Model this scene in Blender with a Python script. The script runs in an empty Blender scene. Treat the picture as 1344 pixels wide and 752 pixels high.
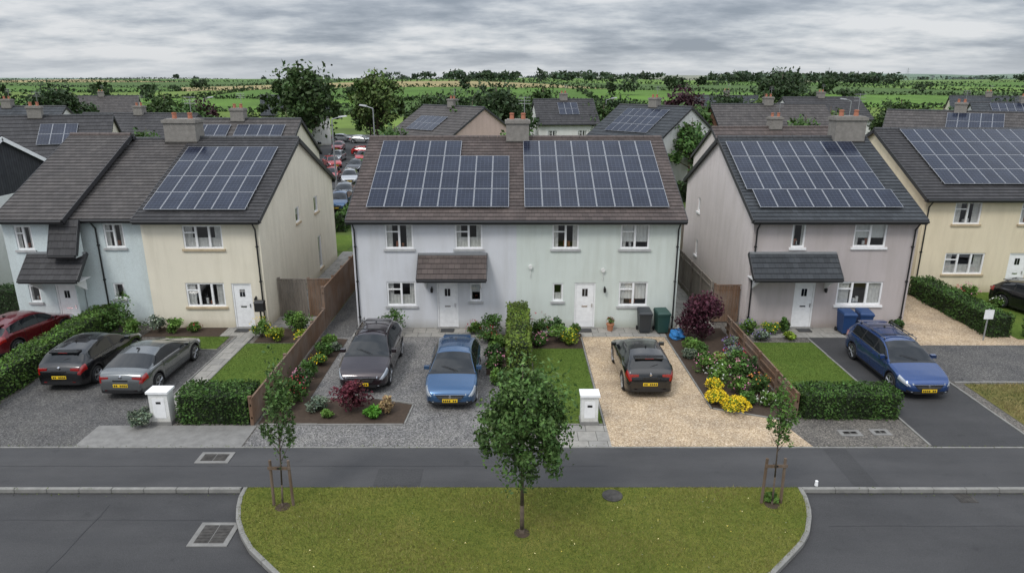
import bpy, math, random, bmesh
import numpy as np
from mathutils import Vector, Matrix
R=random.Random(7); rng=np.random.default_rng(7)
S=bpy.context.scene

# ---------------------------------------------------------------- materials
def newmat(name):
    m=bpy.data.materials.new(name); m.use_nodes=True
    nt=m.node_tree; b=nt.nodes['Principled BSDF']
    return m,nt,b
def N(nt,t,**k):
    n=nt.nodes.new(t)
    for a,v in k.items(): setattr(n,a,v)
    return n
def ramp(nt,fac,stops):
    r=N(nt,'ShaderNodeValToRGB')
    el=r.color_ramp.elements
    while len(el)<len(stops): el.new(0.5)
    for e,(p,c) in zip(el,stops):
        e.position=p; e.color=(*c,1)
    nt.links.new(fac,r.inputs[0]); return r.outputs[0]
def coords(nt,kind='Object'):
    if kind=='World':
        return N(nt,'ShaderNodeNewGeometry').outputs['Position']
    return N(nt,'ShaderNodeTexCoord').outputs[kind]
def noise(nt,co,scale,detail=4,rough=.55,vec=None):
    n=N(nt,'ShaderNodeTexNoise'); n.inputs['Scale'].default_value=scale
    n.inputs['Detail'].default_value=detail; n.inputs['Roughness'].default_value=rough
    if vec is not None:
        mp=N(nt,'ShaderNodeMapping'); mp.inputs['Scale'].default_value=vec
        nt.links.new(co,mp.inputs[0]); co=mp.outputs[0]
    nt.links.new(co,n.inputs['Vector']); return n.outputs['Fac']
def voro(nt,co,scale,feature='F1'):
    n=N(nt,'ShaderNodeTexVoronoi'); n.feature=feature; n.inputs['Scale'].default_value=scale
    nt.links.new(co,n.inputs['Vector']); return n
def mix(nt,fac,a,b,mode='MIX'):
    n=N(nt,'ShaderNodeMix'); n.data_type='RGBA'; n.blend_type=mode
    for s,v in ((n.inputs[0],fac),(n.inputs[6],a),(n.inputs[7],b)):
        if hasattr(v,'links'): nt.links.new(v,s)
        else: s.default_value=v if not isinstance(v,tuple) else (*v,1)
    return n.outputs[2]
def bump(nt,b,h,strength=.3,dist=.01):
    n=N(nt,'ShaderNodeBump'); n.inputs['Strength'].default_value=strength; n.inputs['Distance'].default_value=dist
    nt.links.new(h,n.inputs['Height']); nt.links.new(n.outputs[0],b.inputs['Normal'])
def simple(name,c,rough=.5,metal=0,spec=.5,coat=0,var=.0):
    m,nt,b=newmat(name)
    b.inputs['Roughness'].default_value=rough; b.inputs['Metallic'].default_value=metal
    b.inputs['Specular IOR Level'].default_value=spec
    b.inputs['Coat Weight'].default_value=coat; b.inputs['Coat Roughness'].default_value=.03
    f=noise(nt,coords(nt),7,3)
    k=var if var else .06
    col=ramp(nt,f,[(.3,tuple(x*(1-k) for x in c)),(.7,tuple(min(1,x*(1+k)) for x in c))])
    nt.links.new(col,b.inputs['Base Color'])
    return m
def render_wall(name,c):
    m,nt,b=newmat(name); co=coords(nt,'World')
    f=noise(nt,co,.9,5,.6); g=noise(nt,co,38,3,.7); st=noise(nt,co,1.0,4,.6,(2.6,2.6,.3))
    c1=tuple(x*.90 for x in c)
    col=ramp(nt,f,[(.3,c1),(.7,c)])
    col=mix(nt,.36,col,ramp(nt,g,[(.35,tuple(x*.60 for x in c)),(.65,tuple(min(1,x*1.25) for x in c))]))
    dirt=ramp(nt,st,[(.38,(.84,.83,.80)),(.56,(1,1,1))])
    col=mix(nt,.45,col,dirt,'MULTIPLY')
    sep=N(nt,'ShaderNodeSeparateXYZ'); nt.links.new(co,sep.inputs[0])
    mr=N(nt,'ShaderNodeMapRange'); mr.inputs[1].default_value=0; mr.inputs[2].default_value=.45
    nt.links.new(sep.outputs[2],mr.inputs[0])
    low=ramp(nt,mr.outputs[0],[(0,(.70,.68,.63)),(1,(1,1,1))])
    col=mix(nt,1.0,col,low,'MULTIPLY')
    nt.links.new(col,b.inputs['Base Color']); b.inputs['Roughness'].default_value=.95
    b.inputs['Specular IOR Level'].default_value=.15
    bump(nt,b,g,.6,.014); return m
def roof_tile(name,c,bw=.26,row=.32,var=.24):
    m,nt,b=newmat(name); uv=coords(nt,'UV')
    br=N(nt,'ShaderNodeTexBrick'); nt.links.new(uv,br.inputs['Vector'])
    br.inputs['Scale'].default_value=1; br.inputs['Brick Width'].default_value=bw
    br.inputs['Row Height'].default_value=row; br.inputs['Mortar Size'].default_value=.007
    br.inputs['Color1'].default_value=(*[x*(1-var*.5) for x in c],1)
    br.inputs['Color2'].default_value=(*[x*(1+var) for x in c],1)
    br.inputs['Mortar'].default_value=(*[x*.35 for x in c],1); br.inputs['Mortar Smooth'].default_value=.2
    f=noise(nt,coords(nt,'World'),1.1,6,.65)
    lich=noise(nt,coords(nt,'World'),9,4,.7)
    col=mix(nt,1.0,br.outputs[0],ramp(nt,f,[(.3,(.80,.80,.80)),(.7,(1.18,1.17,1.13))]),'MULTIPLY')
    col=mix(nt,ramp(nt,lich,[(.62,(0,0,0)),(.76,(.5,.5,.5))]),col,(.20,.20,.16))
    nt.links.new(col,b.inputs['Base Color']); b.inputs['Roughness'].default_value=.7
    b.inputs['Specular IOR Level'].default_value=.3
    bump(nt,b,br.outputs['Fac'],-.4,.01); return m
def gravel(name,stops,scale=38):
    m,nt,b=newmat(name); co=coords(nt,'World')
    v=voro(nt,co,scale); v2=voro(nt,co,scale*.5)
    s=N(nt,'ShaderNodeSeparateColor'); nt.links.new(v.outputs['Color'],s.inputs[0])
    s2=N(nt,'ShaderNodeSeparateColor'); nt.links.new(v2.outputs['Color'],s2.inputs[0])
    col=ramp(nt,s.outputs[0],stops); col2=ramp(nt,s2.outputs[1],stops)
    col=mix(nt,.3,col,col2)
    f=noise(nt,co,.8,6,.65)
    col=mix(nt,1.0,col,ramp(nt,f,[(.3,(.74,.74,.76)),(.7,(1.16,1.14,1.10))]),'MULTIPLY')
    gap=ramp(nt,v.outputs['Distance'],[(.45,(1,1,1)),(.85,(.5,.48,.46))])
    col=mix(nt,.6,col,gap,'MULTIPLY')
    nt.links.new(col,b.inputs['Base Color']); b.inputs['Roughness'].default_value=.9
    b.inputs['Specular IOR Level'].default_value=.2
    bump(nt,b,v.outputs['Distance'],-.5,.012); return m
def asphalt(name,c=.055,bluish=1.04):
    m,nt,b=newmat(name); co=coords(nt,'World')
    f=noise(nt,co,.35,6,.65); g=noise(nt,co,60,2,.8); tr=noise(nt,co,.9,4,.6,(.3,1.2,1))
    B=lambda k:(c*k,c*k,c*k*bluish)
    col=ramp(nt,f,[(.3,B(.76)),(.7,B(1.24))])
    col=mix(nt,.35,col,ramp(nt,g,[(.35,B(.35)),(.7,B(2.3))]))
    col=mix(nt,1.0,col,ramp(nt,tr,[(.35,(.88,.88,.88)),(.65,(1.11,1.10,1.08))]),'MULTIPLY')
    sp=noise(nt,co,1.7,3,.5)
    col=mix(nt,ramp(nt,sp,[(.66,(0,0,0)),(.74,(.35,.35,.35))]),col,B(.5))
    nt.links.new(col,b.inputs['Base Color']); b.inputs['Roughness'].default_value=.8
    b.inputs['Specular IOR Level'].default_value=.3
    bump(nt,b,g,.4,.008); return m
def concrete(name,c,brick=None,scale=3):
    m,nt,b=newmat(name); co=coords(nt,'World')
    f=noise(nt,co,scale,5,.65); g=noise(nt,co,50,2,.7)
    col=ramp(nt,f,[(.3,tuple(x*.72 for x in c)),(.7,tuple(x*1.15 for x in c))])
    col=mix(nt,.2,col,ramp(nt,g,[(.3,tuple(x*.5 for x in c)),(.7,tuple(x*1.3 for x in c))]))
    if brick:
        br=N(nt,'ShaderNodeTexBrick'); nt.links.new(co,br.inputs['Vector'])
        br.inputs['Scale'].default_value=1; br.inputs['Brick Width'].default_value=brick[0]; br.inputs['Row Height'].default_value=brick[1]
        br.inputs['Mortar Size'].default_value=.012
        br.inputs['Color1'].default_value=(.88,.88,.88,1); br.inputs['Color2'].default_value=(1.1,1.08,1.05,1); br.inputs['Mortar'].default_value=(.4,.4,.38,1)
        col=mix(nt,1.0,col,br.outputs[0],'MULTIPLY')
    nt.links.new(col,b.inputs['Base Color']); b.inputs['Roughness'].default_value=.9
    b.inputs['Specular IOR Level'].default_value=.2
    bump(nt,b,g,.3,.006); return m
def grass(name,c1,c2,c3):
    m,nt,b=newmat(name); co=coords(nt,'World')
    f=noise(nt,co,.55,5,.65); g=noise(nt,co,35,3,.8); h=noise(nt,co,5,4,.7)
    col=ramp(nt,f,[(.3,c1),(.52,c2),(.72,c3)])
    col=mix(nt,.5,col,ramp(nt,g,[(.3,tuple(x*.35 for x in c1)),(.7,tuple(x*1.6 for x in c2))]))
    col=mix(nt,1.0,col,ramp(nt,h,[(.3,(.75,.8,.75)),(.7,(1.2,1.12,1.1))]),'MULTIPLY')
    nt.links.new(col,b.inputs['Base Color']); b.inputs['Roughness'].default_value=.95
    b.inputs['Specular IOR Level'].default_value=.1
    bump(nt,b,g,.8,.03); return m
def attr_mat(name,rough=.7,sc=0,lo=.85,gain=1.0):
    m,nt,b=newmat(name)
    a=N(nt,'ShaderNodeAttribute'); a.attribute_name='Col'
    col=a.outputs['Color']
    if sc:
        f=noise(nt,coords(nt,'World'),sc,2 if lo>.8 else 6,.6)
        col=mix(nt,1.0,col,ramp(nt,f,[(.3,(lo,lo,lo)),(.7,(2-lo,2-lo,2-lo))]),'MULTIPLY')
    if gain!=1: col=mix(nt,1.0,col,(gain,gain,gain),'MULTIPLY')
    nt.links.new(col,b.inputs['Base Color']); b.inputs['Roughness'].default_value=rough
    b.inputs['Specular IOR Level'].default_value=.25
    return m
def window_glass():
    m,nt,b=newmat('window_glass')
    t=N(nt,'ShaderNodeBsdfTransparent'); t.inputs[0].default_value=(.92,.94,.95,1)
    g=N(nt,'ShaderNodeBsdfGlossy'); g.inputs['Roughness'].default_value=.03
    w=noise(nt,coords(nt,'World'),1.2,2); bp=N(nt,'ShaderNodeBump'); bp.inputs['Strength'].default_value=.08
    nt.links.new(w,bp.inputs['Height']); nt.links.new(bp.outputs[0],g.inputs['Normal'])
    lw=N(nt,'ShaderNodeLayerWeight'); lw.inputs[0].default_value=.35
    mr=N(nt,'ShaderNodeMapRange'); mr.inputs[3].default_value=.12; mr.inputs[4].default_value=.8; nt.links.new(lw.outputs['Facing'],mr.inputs[0])
    mx=N(nt,'ShaderNodeMixShader')
    nt.links.new(mr.outputs[0],mx.inputs[0]); nt.links.new(t.outputs[0],mx.inputs[1]); nt.links.new(g.outputs[0],mx.inputs[2])
    nt.links.new(mx.outputs[0],nt.nodes['Material Output'].inputs[0]); return m
def solar_mat():
    m,nt,b=newmat('solar_cells'); uv=coords(nt,'UV')
    br=N(nt,'ShaderNodeTexBrick'); nt.links.new(uv,br.inputs['Vector']); br.offset=0
    br.inputs['Scale'].default_value=1; br.inputs['Brick Width'].default_value=.25; br.inputs['Row Height'].default_value=.142857
    br.inputs['Mortar Size'].default_value=.006; br.inputs['Mortar Smooth'].default_value=.1
    br.inputs['Color1'].default_value=(.012,.016,.030,1); br.inputs['Color2'].default_value=(.015,.020,.038,1)
    br.inputs['Mortar'].default_value=(.07,.08,.11,1)
    f=noise(nt,coords(nt,'World'),.8,4)
    col=mix(nt,1.0,br.outputs[0],ramp(nt,f,[(.3,(.7,.7,.75)),(.7,(1.3,1.3,1.25))]),'MULTIPLY')
    nt.links.new(col,b.inputs['Base Color']); b.inputs['Roughness'].default_value=.16
    b.inputs['Specular IOR Level'].default_value=.30; return m
def wood(name,c):
    m,nt,b=newmat(name); co=coords(nt,'World')
    f=noise(nt,co,1.5,5,.7,(6,6,.7)); g=noise(nt,co,.9,3)
    col=ramp(nt,f,[(.3,tuple(x*.55 for x in c)),(.7,tuple(x*1.35 for x in c))])
    col=mix(nt,.35,col,ramp(nt,g,[(.4,tuple(x*.7 for x in c)),(.6,(.22,.2,.18))]))
    nt.links.new(col,b.inputs['Base Color']); b.inputs['Roughness'].default_value=.85; bump(nt,b,f,.4,.01); return m

M={}
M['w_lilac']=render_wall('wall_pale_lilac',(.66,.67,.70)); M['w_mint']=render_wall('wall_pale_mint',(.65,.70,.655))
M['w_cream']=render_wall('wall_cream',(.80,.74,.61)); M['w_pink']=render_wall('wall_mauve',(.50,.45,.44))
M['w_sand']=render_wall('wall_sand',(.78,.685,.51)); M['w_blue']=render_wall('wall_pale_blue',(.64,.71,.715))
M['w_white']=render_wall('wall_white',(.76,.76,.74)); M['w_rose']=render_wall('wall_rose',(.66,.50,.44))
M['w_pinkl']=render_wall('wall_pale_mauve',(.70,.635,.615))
M['w_brick']=concrete('wall_brick',(.30,.16,.11),(.22,.075)); M['w_clad']=concrete('wall_dark_cladding',(.05,.052,.058),(3,.18))
M['r_brown']=roof_tile('roof_tile_brown',(.080,.064,.060)); M['r_slate']=roof_tile('roof_slate',(.042,.047,.054),.26,.32)
M['r_dark']=roof_tile('roof_tile_dark',(.044,.043,.046)); M['r_grey']=roof_tile('roof_tile_grey',(.070,.064,.063))
M['white']=simple('white_upvc',(.82,.82,.82),.35); M['black']=simple('black_plastic',(.015,.015,.016),.45)
M['fascia']=simple('dark_fascia',(.035,.035,.038),.5); M['glass']=window_glass()
M['room']=simple('room_interior',(.06,.056,.052),.9); M['curtain']=simple('curtain_cloth',(.66,.64,.60),.9,var=.15)
M['blind']=simple('window_blind',(.74,.73,.69),.8); M['sill']=concrete('stone_sill',(.46,.46,.46)); M['sillb']=concrete('sandstone_sill',(.50,.40,.27))
M['chim']=concrete('chimney_render',(.25,.235,.215),None,5); M['pot']=simple('clay_pot',(.38,.15,.09),.8)
M['solar']=solar_mat(); M['sframe']=simple('aluminium_frame',(.42,.43,.45),.4,.5)
M['asph']=asphalt('asphalt_road',.050); M['asph2']=asphalt('asphalt_pavement',.056); M['asph3']=asphalt('asphalt_drive',.046)
M['tar']=simple('tar_seal',(.022,.022,.024),.5,var=.3)
M['kerb']=concrete('kerb_concrete',(.24,.235,.22)); M['conc']=concrete('concrete_paving',(.30,.29,.27),(.6,.6)); M['concp']=concrete('concrete_plain',(.22,.215,.205))
M['g_grey']=gravel('gravel_grey',[(0,(.06,.06,.062)),(.45,(.145,.142,.138)),(.85,(.26,.255,.25)),(1,(.42,.41,.40))])
M['g_dark']=gravel('gravel_dark',[(0,(.04,.04,.042)),(.5,(.098,.097,.095)),(.9,(.165,.162,.158)),(1,(.28,.27,.265))],44)
M['g_beige']=gravel('gravel_beige',[(0,(.24,.17,.105)),(.5,(.46,.355,.24)),(.85,(.60,.48,.34)),(1,(.78,.68,.54))],36)
M['g_mix']=gravel('gravel_mixed',[(0,(.05,.048,.045)),(.5,(.13,.122,.112)),(.9,(.21,.195,.175)),(1,(.36,.33,.29))],36)
M['lawn']=grass('lawn_grass',(.070,.118,.022),(.100,.155,.030),(.140,.175,.042))
M['isl']=grass('verge_grass',(.09,.122,.022),(.145,.160,.034),(.21,.185,.06))
M['dry']=grass('rough_grass',(.09,.10,.03),(.15,.14,.05),(.24,.19,.09))
M['soil']=concrete('garden_soil',(.065,.047,.035),None,8)
M['leaf']=attr_mat('foliage',.6,0,.85,1.35); M['far']=attr_mat('far_foliage',.9,0,.85,1.15); M['field']=attr_mat('field_ground',.95,.06,.72); M['blade']=attr_mat('grass_blades',.7,0,.85,1.1)
M['bark']=simple('bark',(.10,.075,.055),.9,var=.4); M['fence']=wood('fence_wood',(.17,.098,.058)); M['fenceg']=wood('fence_grey_wood',(.20,.17,.14)); M['stake']=wood('stake_wood',(.15,.10,.065))
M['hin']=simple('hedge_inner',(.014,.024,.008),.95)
M['tyre']=simple('tyre_rubber',(.014,.014,.015),.8); M['rim']=simple('alloy_rim',(.45,.46,.48),.3,.9); M['carglass']=simple('car_glass',(.010,.012,.014),.04,0,.6)
M['chrome']=simple('chrome',(.6,.6,.62),.15,1); M['lamp']=simple('headlamp_lens',(.40,.43,.47),.06,.3,.8,1); M['tail']=simple('tail_lamp',(.28,.008,.008),.15,0,.6,1)
M['plate']=simple('number_plate_yellow',(.75,.50,.02),.4); M['platet']=simple('number_plate_letters',(.02,.02,.02),.4)
def paint(n,c,metal=.35): return simple('car_paint_'+n,c,.25,metal,.5,1,var=.02)
M['bin_b']=simple('bin_blue',(.015,.05,.15),.5); M['bin_g']=simple('bin_green',(.02,.06,.05),.5); M['bin_d']=simple('bin_grey',(.03,.035,.04),.5)
M['bluebag']=simple('blue_bag',(.03,.18,.45),.5,var=.3); M['iron']=simple('cast_iron',(.06,.055,.05),.7,.3,var=.4)
M['galv']=simple('galvanised_steel',(.30,.31,.32),.5,.4); M['terra']=simple('terracotta',(.40,.17,.09),.8)
M['ridge_b']=simple('ridge_tile_brown',(.085,.066,.06),.7,var=.3); M['ridge_d']=simple('ridge_tile_dark',(.045,.046,.05),.7,var=.3)

# ---------------------------------------------------------------- mesh builder
class MB:
    def __init__(s): s.v=[];s.f=[];s.m=[];s.uv=[];s.mats=[]
    def mi(s,k):
        m=M[k] if isinstance(k,str) else k
        if m not in s.mats: s.mats.append(m)
        return s.mats.index(m)
    def face(s,pts,mat,uv=None):
        i=len(s.v); s.v+=[tuple(p) for p in pts]; s.f.append(list(range(i,i+len(pts)))); s.m.append(s.mi(mat)); s.uv.append(uv)
    def hexa(s,p,mat):
        i=len(s.v); s.v+=[tuple(q) for q in p]; k=s.mi(mat)
        for f in ((0,3,2,1),(4,5,6,7),(0,1,5,4),(1,2,6,5),(2,3,7,6),(3,0,4,7)):
            s.f.append([i+a for a in f]); s.m.append(k); s.uv.append(None)
    def box(s,x0,x1,y0,y1,z0,z1,mat):
        s.hexa([(x0,y0,z0),(x1,y0,z0),(x1,y1,z0),(x0,y1,z0),(x0,y0,z1),(x1,y0,z1),(x1,y1,z1),(x0,y1,z1)],mat)
    def fbox(s,f,u0,u1,v0,v1,d0,d1,mat):
        s.hexa([f(u0,v0,d1),f(u1,v0,d1),f(u1,v0,d0),f(u0,v0,d0),f(u0,v1,d1),f(u1,v1,d1),f(u1,v1,d0),f(u0,v1,d0)],mat)
    def cyl(s,p0,p1,r0,r1,mat,n=10,caps=True):
        p0=Vector(p0);p1=Vector(p1);d=(p1-p0).normalized()
        a=d.orthogonal().normalized();b=d.cross(a);i=len(s.v);k=s.mi(mat)
        for p,r in((p0,r0),(p1,r1)):
            for j in range(n):
                t=2*math.pi*j/n; s.v.append(tuple(p+a*math.cos(t)*r+b*math.sin(t)*r))
        for j in range(n):
            s.f.append([i+j,i+(j+1)%n,i+n+(j+1)%n,i+n+j]);s.m.append(k);s.uv.append(None)
        if caps:
            s.f.append([i+j for j in range(n)][::-1]);s.m.append(k);s.uv.append(None)
            s.f.append([i+n+j for j in range(n)]);s.m.append(k);s.uv.append(None)
    def mesh(s,name,smooth=False):
        me=bpy.data.meshes.new(name); me.from_pydata(s.v,[],s.f)
        for m in s.mats: me.materials.append(m)
        me.polygons.foreach_set('material_index',s.m)
        if any(u for u in s.uv):
            l=me.uv_layers.new(name='UVMap'); arr=[]
            for f,u in zip(s.f,s.uv):
                arr+= [c for p in (u or [(0,0)]*len(f)) for c in p]
            l.data.foreach_set('uv',arr)
        if smooth: me.polygons.foreach_set('use_smooth',[True]*len(s.f))
        me.update(); return me
    def obj(s,name,parent=None,smooth=False,bevel=0,loc=None):
        o=bpy.data.objects.new(name,s.mesh(name,smooth)); S.collection.objects.link(o)
        if parent: o.parent=parent
        if loc: o.location=loc
        if bevel:
            b=o.modifiers.new('b','BEVEL'); b.width=bevel; b.segments=2; b.limit_method='ANGLE'
        return o
def empty(name,loc,rz=0,scale=1):
    e=bpy.data.objects.new(name,None); e.location=loc; e.rotation_euler=(0,0,rz); e.scale=(scale,)*3
    e.empty_display_size=.1; S.collection.objects.link(e); return e
def npmesh(name,V,F,mat,col=None,parent=None,link=True):
    me=bpy.data.meshes.new(name); k=F.shape[1]
    me.vertices.add(len(V)); me.vertices.foreach_set('co',V.astype(np.float32).ravel())
    me.loops.add(F.size); me.loops.foreach_set('vertex_index',F.astype(np.int32).ravel())
    me.polygons.add(len(F)); me.polygons.foreach_set('loop_start',np.arange(0,F.size,k,dtype=np.int32)); me.polygons.foreach_set('loop_total',np.full(len(F),k,dtype=np.int32))
    me.update(calc_edges=True)
    if col is not None:
        a=me.color_attributes.new('Col','FLOAT_COLOR','POINT')
        c=np.ones((len(V),4),np.float32); c[:,:3]=col; a.data.foreach_set('color',c.ravel())
    me.materials.append(mat)
    if not link: return me
    o=bpy.data.objects.new(name,me); S.collection.objects.link(o)
    if parent: o.parent=parent
    return o

# ---------------------------------------------------------------- foliage helpers
def leafquads(C,size,col,up=.3):
    n=len(C); a=rng.normal(size=(n,3)); a/=np.linalg.norm(a,axis=1)[:,None]
    q=rng.normal(size=(n,3)); q[:,2]+=up; b=np.cross(a,q); b/=np.linalg.norm(b,axis=1)[:,None]
    sz=(size*rng.uniform(.6,1.3,n))[:,None]
    V=np.stack([C+a*sz,C+b*sz*.55,C-a*sz,C-b*sz*.55],1).reshape(-1,3)
    F=np.arange(4*n).reshape(-1,4); return V,F,np.repeat(col,4,axis=0)
def cat(parts):
    Vs=[];Fs=[];Cs=[];o=0
    for V,F,C in parts: Vs.append(V);Fs.append(F+o);Cs.append(C);o+=len(V)
    return np.concatenate(Vs),np.concatenate(Fs),np.concatenate(Cs)
def cloud(c,r,n,size,base,hue=.12,shell=.55,clumps=9,bottom=1.0):
    c=np.array(c,float); r=np.array(r,float); base=np.array(base)
    out=[];per=max(8,n//clumps)
    for k in range(clumps):
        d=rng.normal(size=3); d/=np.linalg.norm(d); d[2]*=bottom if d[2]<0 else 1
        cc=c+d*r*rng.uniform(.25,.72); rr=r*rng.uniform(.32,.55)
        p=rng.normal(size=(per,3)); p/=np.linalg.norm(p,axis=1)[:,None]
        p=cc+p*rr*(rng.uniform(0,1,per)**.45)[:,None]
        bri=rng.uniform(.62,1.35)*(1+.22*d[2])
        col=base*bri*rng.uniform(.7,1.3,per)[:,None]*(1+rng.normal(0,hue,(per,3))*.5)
        out.append(leafquads(p,size,np.clip(col,.002,1)))
    return cat(out)
def flowers(c,r,n,size,col):
    p=rng.normal(size=(n,3)); p[:,2]=abs(p[:,2]); p/=np.linalg.norm(p,axis=1)[:,None]
    p=np.array(c)+p*np.array(r)*rng.uniform(.85,1.1,n)[:,None]
    return leafquads(p,size,np.array(col)*rng.uniform(.6,.95,n)[:,None]*np.ones((n,3))*.9)
def shrub(name,x,y,r,h,col,fl=None,n=800,size=.06,nf=42,fs=.04,z=.02):
    parts=[cloud((0,0,h*.52),(r,r,h*.52),n,size,col,clumps=12)]
    if fl: parts.append(flowers((0,0,h*.45),(r*.95,r*.95,h*.6),nf,fs,fl))
    V,F,C=cat(parts); V[:,2]=np.maximum(V[:,2],.01)
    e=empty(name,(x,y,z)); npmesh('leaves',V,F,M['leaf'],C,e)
    mb=MB()
    for i in range(5):
        a=i*1.3; mb.cyl((0,0,0),(math.cos(a)*r*.5,math.sin(a)*r*.5,h*.6),.015,.006,'bark',5)
    mb.obj('stems',e); return e
G1=(.038,.078,.016);G2=(.062,.115,.022);G3=(.027,.055,.016);GY=(.12,.17,.02);GG=(.09,.115,.08);PU=(.042,.012,.020)
def hedge(name,x0,x1,y0,y1,h,col=G1,dens=330,size=.05,z=.01):
    e=empty(name,((x0+x1)/2,(y0+y1)/2,z)); w=x1-x0;d=y1-y0
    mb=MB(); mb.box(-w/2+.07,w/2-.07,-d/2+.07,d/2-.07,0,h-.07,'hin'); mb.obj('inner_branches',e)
    pts=[]
    def add(n,fn):
        u=rng.uniform(-.5,.5,n);v=rng.uniform(0,1,n); pts.append(fn(u,v))
    j=lambda n:rng.normal(0,.032,n)
    n=int(w*d*dens); add(n,lambda u,v:np.stack([u*w,(v-.5)*d,h+j(n)+.03*np.sin(u*w*5)+.03*np.sin(v*d*4)],1))
    n2=int(w*h*dens)
    for s in(-1,1): add(n2,lambda u,v:np.stack([u*w,s*d/2+j(n2)+.04*np.sin(u*w*4+v*5),v*h],1))
    n3=int(d*h*dens)
    for s in(-1,1): add(n3,lambda u,v:np.stack([s*w/2+j(n3)+.05*np.sin(u*d*3+v*4),u*d,v*h],1))
    P=np.concatenate(pts)
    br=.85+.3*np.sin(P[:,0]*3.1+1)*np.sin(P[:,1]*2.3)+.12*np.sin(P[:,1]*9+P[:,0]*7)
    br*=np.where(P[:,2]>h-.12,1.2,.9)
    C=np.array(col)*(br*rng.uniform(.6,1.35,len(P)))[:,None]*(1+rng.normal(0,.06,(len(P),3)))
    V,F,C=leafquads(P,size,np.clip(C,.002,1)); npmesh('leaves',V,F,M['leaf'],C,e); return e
def tree_meshes(h,crown_r,crown_h,trunk_r,n,size,col,clumps,limbs=7,lean=0):
    mb=MB(); zc=h-crown_h/2; base=h-crown_h
    pts=[(0,0,0),(lean*.3,0,base*.6),(lean,.02,base+crown_h*.35),(lean*1.2,0,h*.93)]
    rr=[trunk_r,trunk_r*.8,trunk_r*.5,trunk_r*.12]
    for i in range(3): mb.cyl(pts[i],pts[i+1],rr[i],rr[i+1],'bark',9)
    mb.cyl((0,0,-.05),(0,0,.12),trunk_r*1.5,trunk_r,'bark',9)
    parts=[]
    for k in range(limbs):
        a=k*2.399; t=.1+.75*k/limbs; zz=base+crown_h*t*.75
        rad=crown_r*(.75*math.sin(math.pi*min(.95,max(.12,t+.18))))
        q=(lean+math.cos(a)*rad,math.sin(a)*rad,zz+crown_h*.16)
        mb.cyl((lean*.8,0,zz),q,trunk_r*.38,trunk_r*.08,'bark',6)
        parts.append(cloud(q,(crown_r*.38,crown_r*.38,crown_h*.16),n//(limbs*2),size,col,clumps=3))
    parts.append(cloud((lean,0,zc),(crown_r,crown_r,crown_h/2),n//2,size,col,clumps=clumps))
    V,F,C=cat(parts)
    return mb.mesh('trunk',True),npmesh('crown',V,F,M['leaf'],C,link=False)
def tree(name,x,y,ms,scale=1,rz=0,z=0):
    e=empty(name,(x,y,z),rz,scale)
    for n_,m_ in zip(('trunk_and_limbs','crown_leaves'),ms):
        o=bpy.data.objects.new(n_,m_); S.collection.objects.link(o); o.parent=e
    return e

# ---------------------------------------------------------------- houses
def win(mb,f,u0,u1,v0,v1,panes=2,sill='sill',cur='c',surround=None):
    fr=.07;d0,d1=-.11,-.035
    mb.fbox(f,u0,u1,v0,v0+fr,d0,d1,'white'); mb.fbox(f,u0,u1,v1-fr,v1,d0,d1,'white')
    mb.fbox(f,u0,u0+fr,v0+fr,v1-fr,d0,d1,'white'); mb.fbox(f,u1-fr,u1,v0+fr,v1-fr,d0,d1,'white')
    for i in range(1,panes):
        u=u0+(u1-u0)*i/panes; mb.fbox(f,u-.045,u+.045,v0+fr,v1-fr,d0,d1+.004,'white')
    if panes>1:
        u=u0+(u1-u0)/panes; vt=v1-.32*(v1-v0)
        mb.fbox(f,u0+fr,u-.045,vt-.025,vt+.025,d0,d1-.004,'white')
    mb.face([f(u0+.02,v0+.02,-.08),f(u1-.02,v0+.02,-.08),f(u1-.02,v1-.02,-.08),f(u0+.02,v1-.02,-.08)],'glass')
    mb.fbox(f,u0-.3,u1+.3,v0-.3,v1+.25,-1.2,-1.17,'room')
    for uu in(u0-.02,u1+.0): mb.fbox(f,uu,uu+.02,v0,v1,-1.16,-.145,'room')
    mb.fbox(f,u0,u1,v0-.03,v0-.005,-1.16,-.145,'room'); mb.fbox(f,u0,u1,v1+.005,v1+.03,-1.16,-.145,'room')
    w=u1-u0
    def cloth(a,b,mat,va,vb,dep=-.135):
        n=max(4,int((b-a)/.05)); P=[]
        for i in range(n+1):
            uu=a+(b-a)*i/n; dd=dep+.016*math.sin(i*2.1)
            P.append((uu,dd))
        for i in range(n):
            mb.face([f(P[i][0],va,P[i][1]),f(P[i+1][0],va,P[i+1][1]),f(P[i+1][0],vb,P[i+1][1]),f(P[i][0],vb,P[i][1])],mat)
    a0,a1=u0+fr*.5,u1-fr*.5; b0,b1=v0+fr*.5,v1-fr*.5
    if cur=='c':
        k=R.uniform(.22,.32); cloth(a0,u0+w*k,'curtain',b0,b1); cloth(u1-w*k,a1,'curtain',b0,b1)
    elif cur=='b':
        cloth(a0,a1,'blind',v1-(v1-v0)*R.uniform(.5,.75),b1); cloth(a0,u0+w*.2,'curtain',b0,b1,-.175)
    elif cur=='n':
        cloth(a0,a1,'curtain',b0,v0+(v1-v0)*.45); cloth(a0,u0+w*.22,'curtain',b0,b1,-.17); cloth(u1-w*.22,a1,'curtain',b0,b1,-.17)
    for q in range(2):
        uu=u0+w*R.uniform(.35,.65); mb.fbox(f,uu-.05,uu+.05,v0+fr,v0+fr+R.uniform(.12,.28),-.30,-.22,R.choice(['pot','blind','terra']))
    if sill: mb.fbox(f,u0-.08,u1+.08,v0-.10,v0-.002,-.03,.07,sill)
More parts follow.
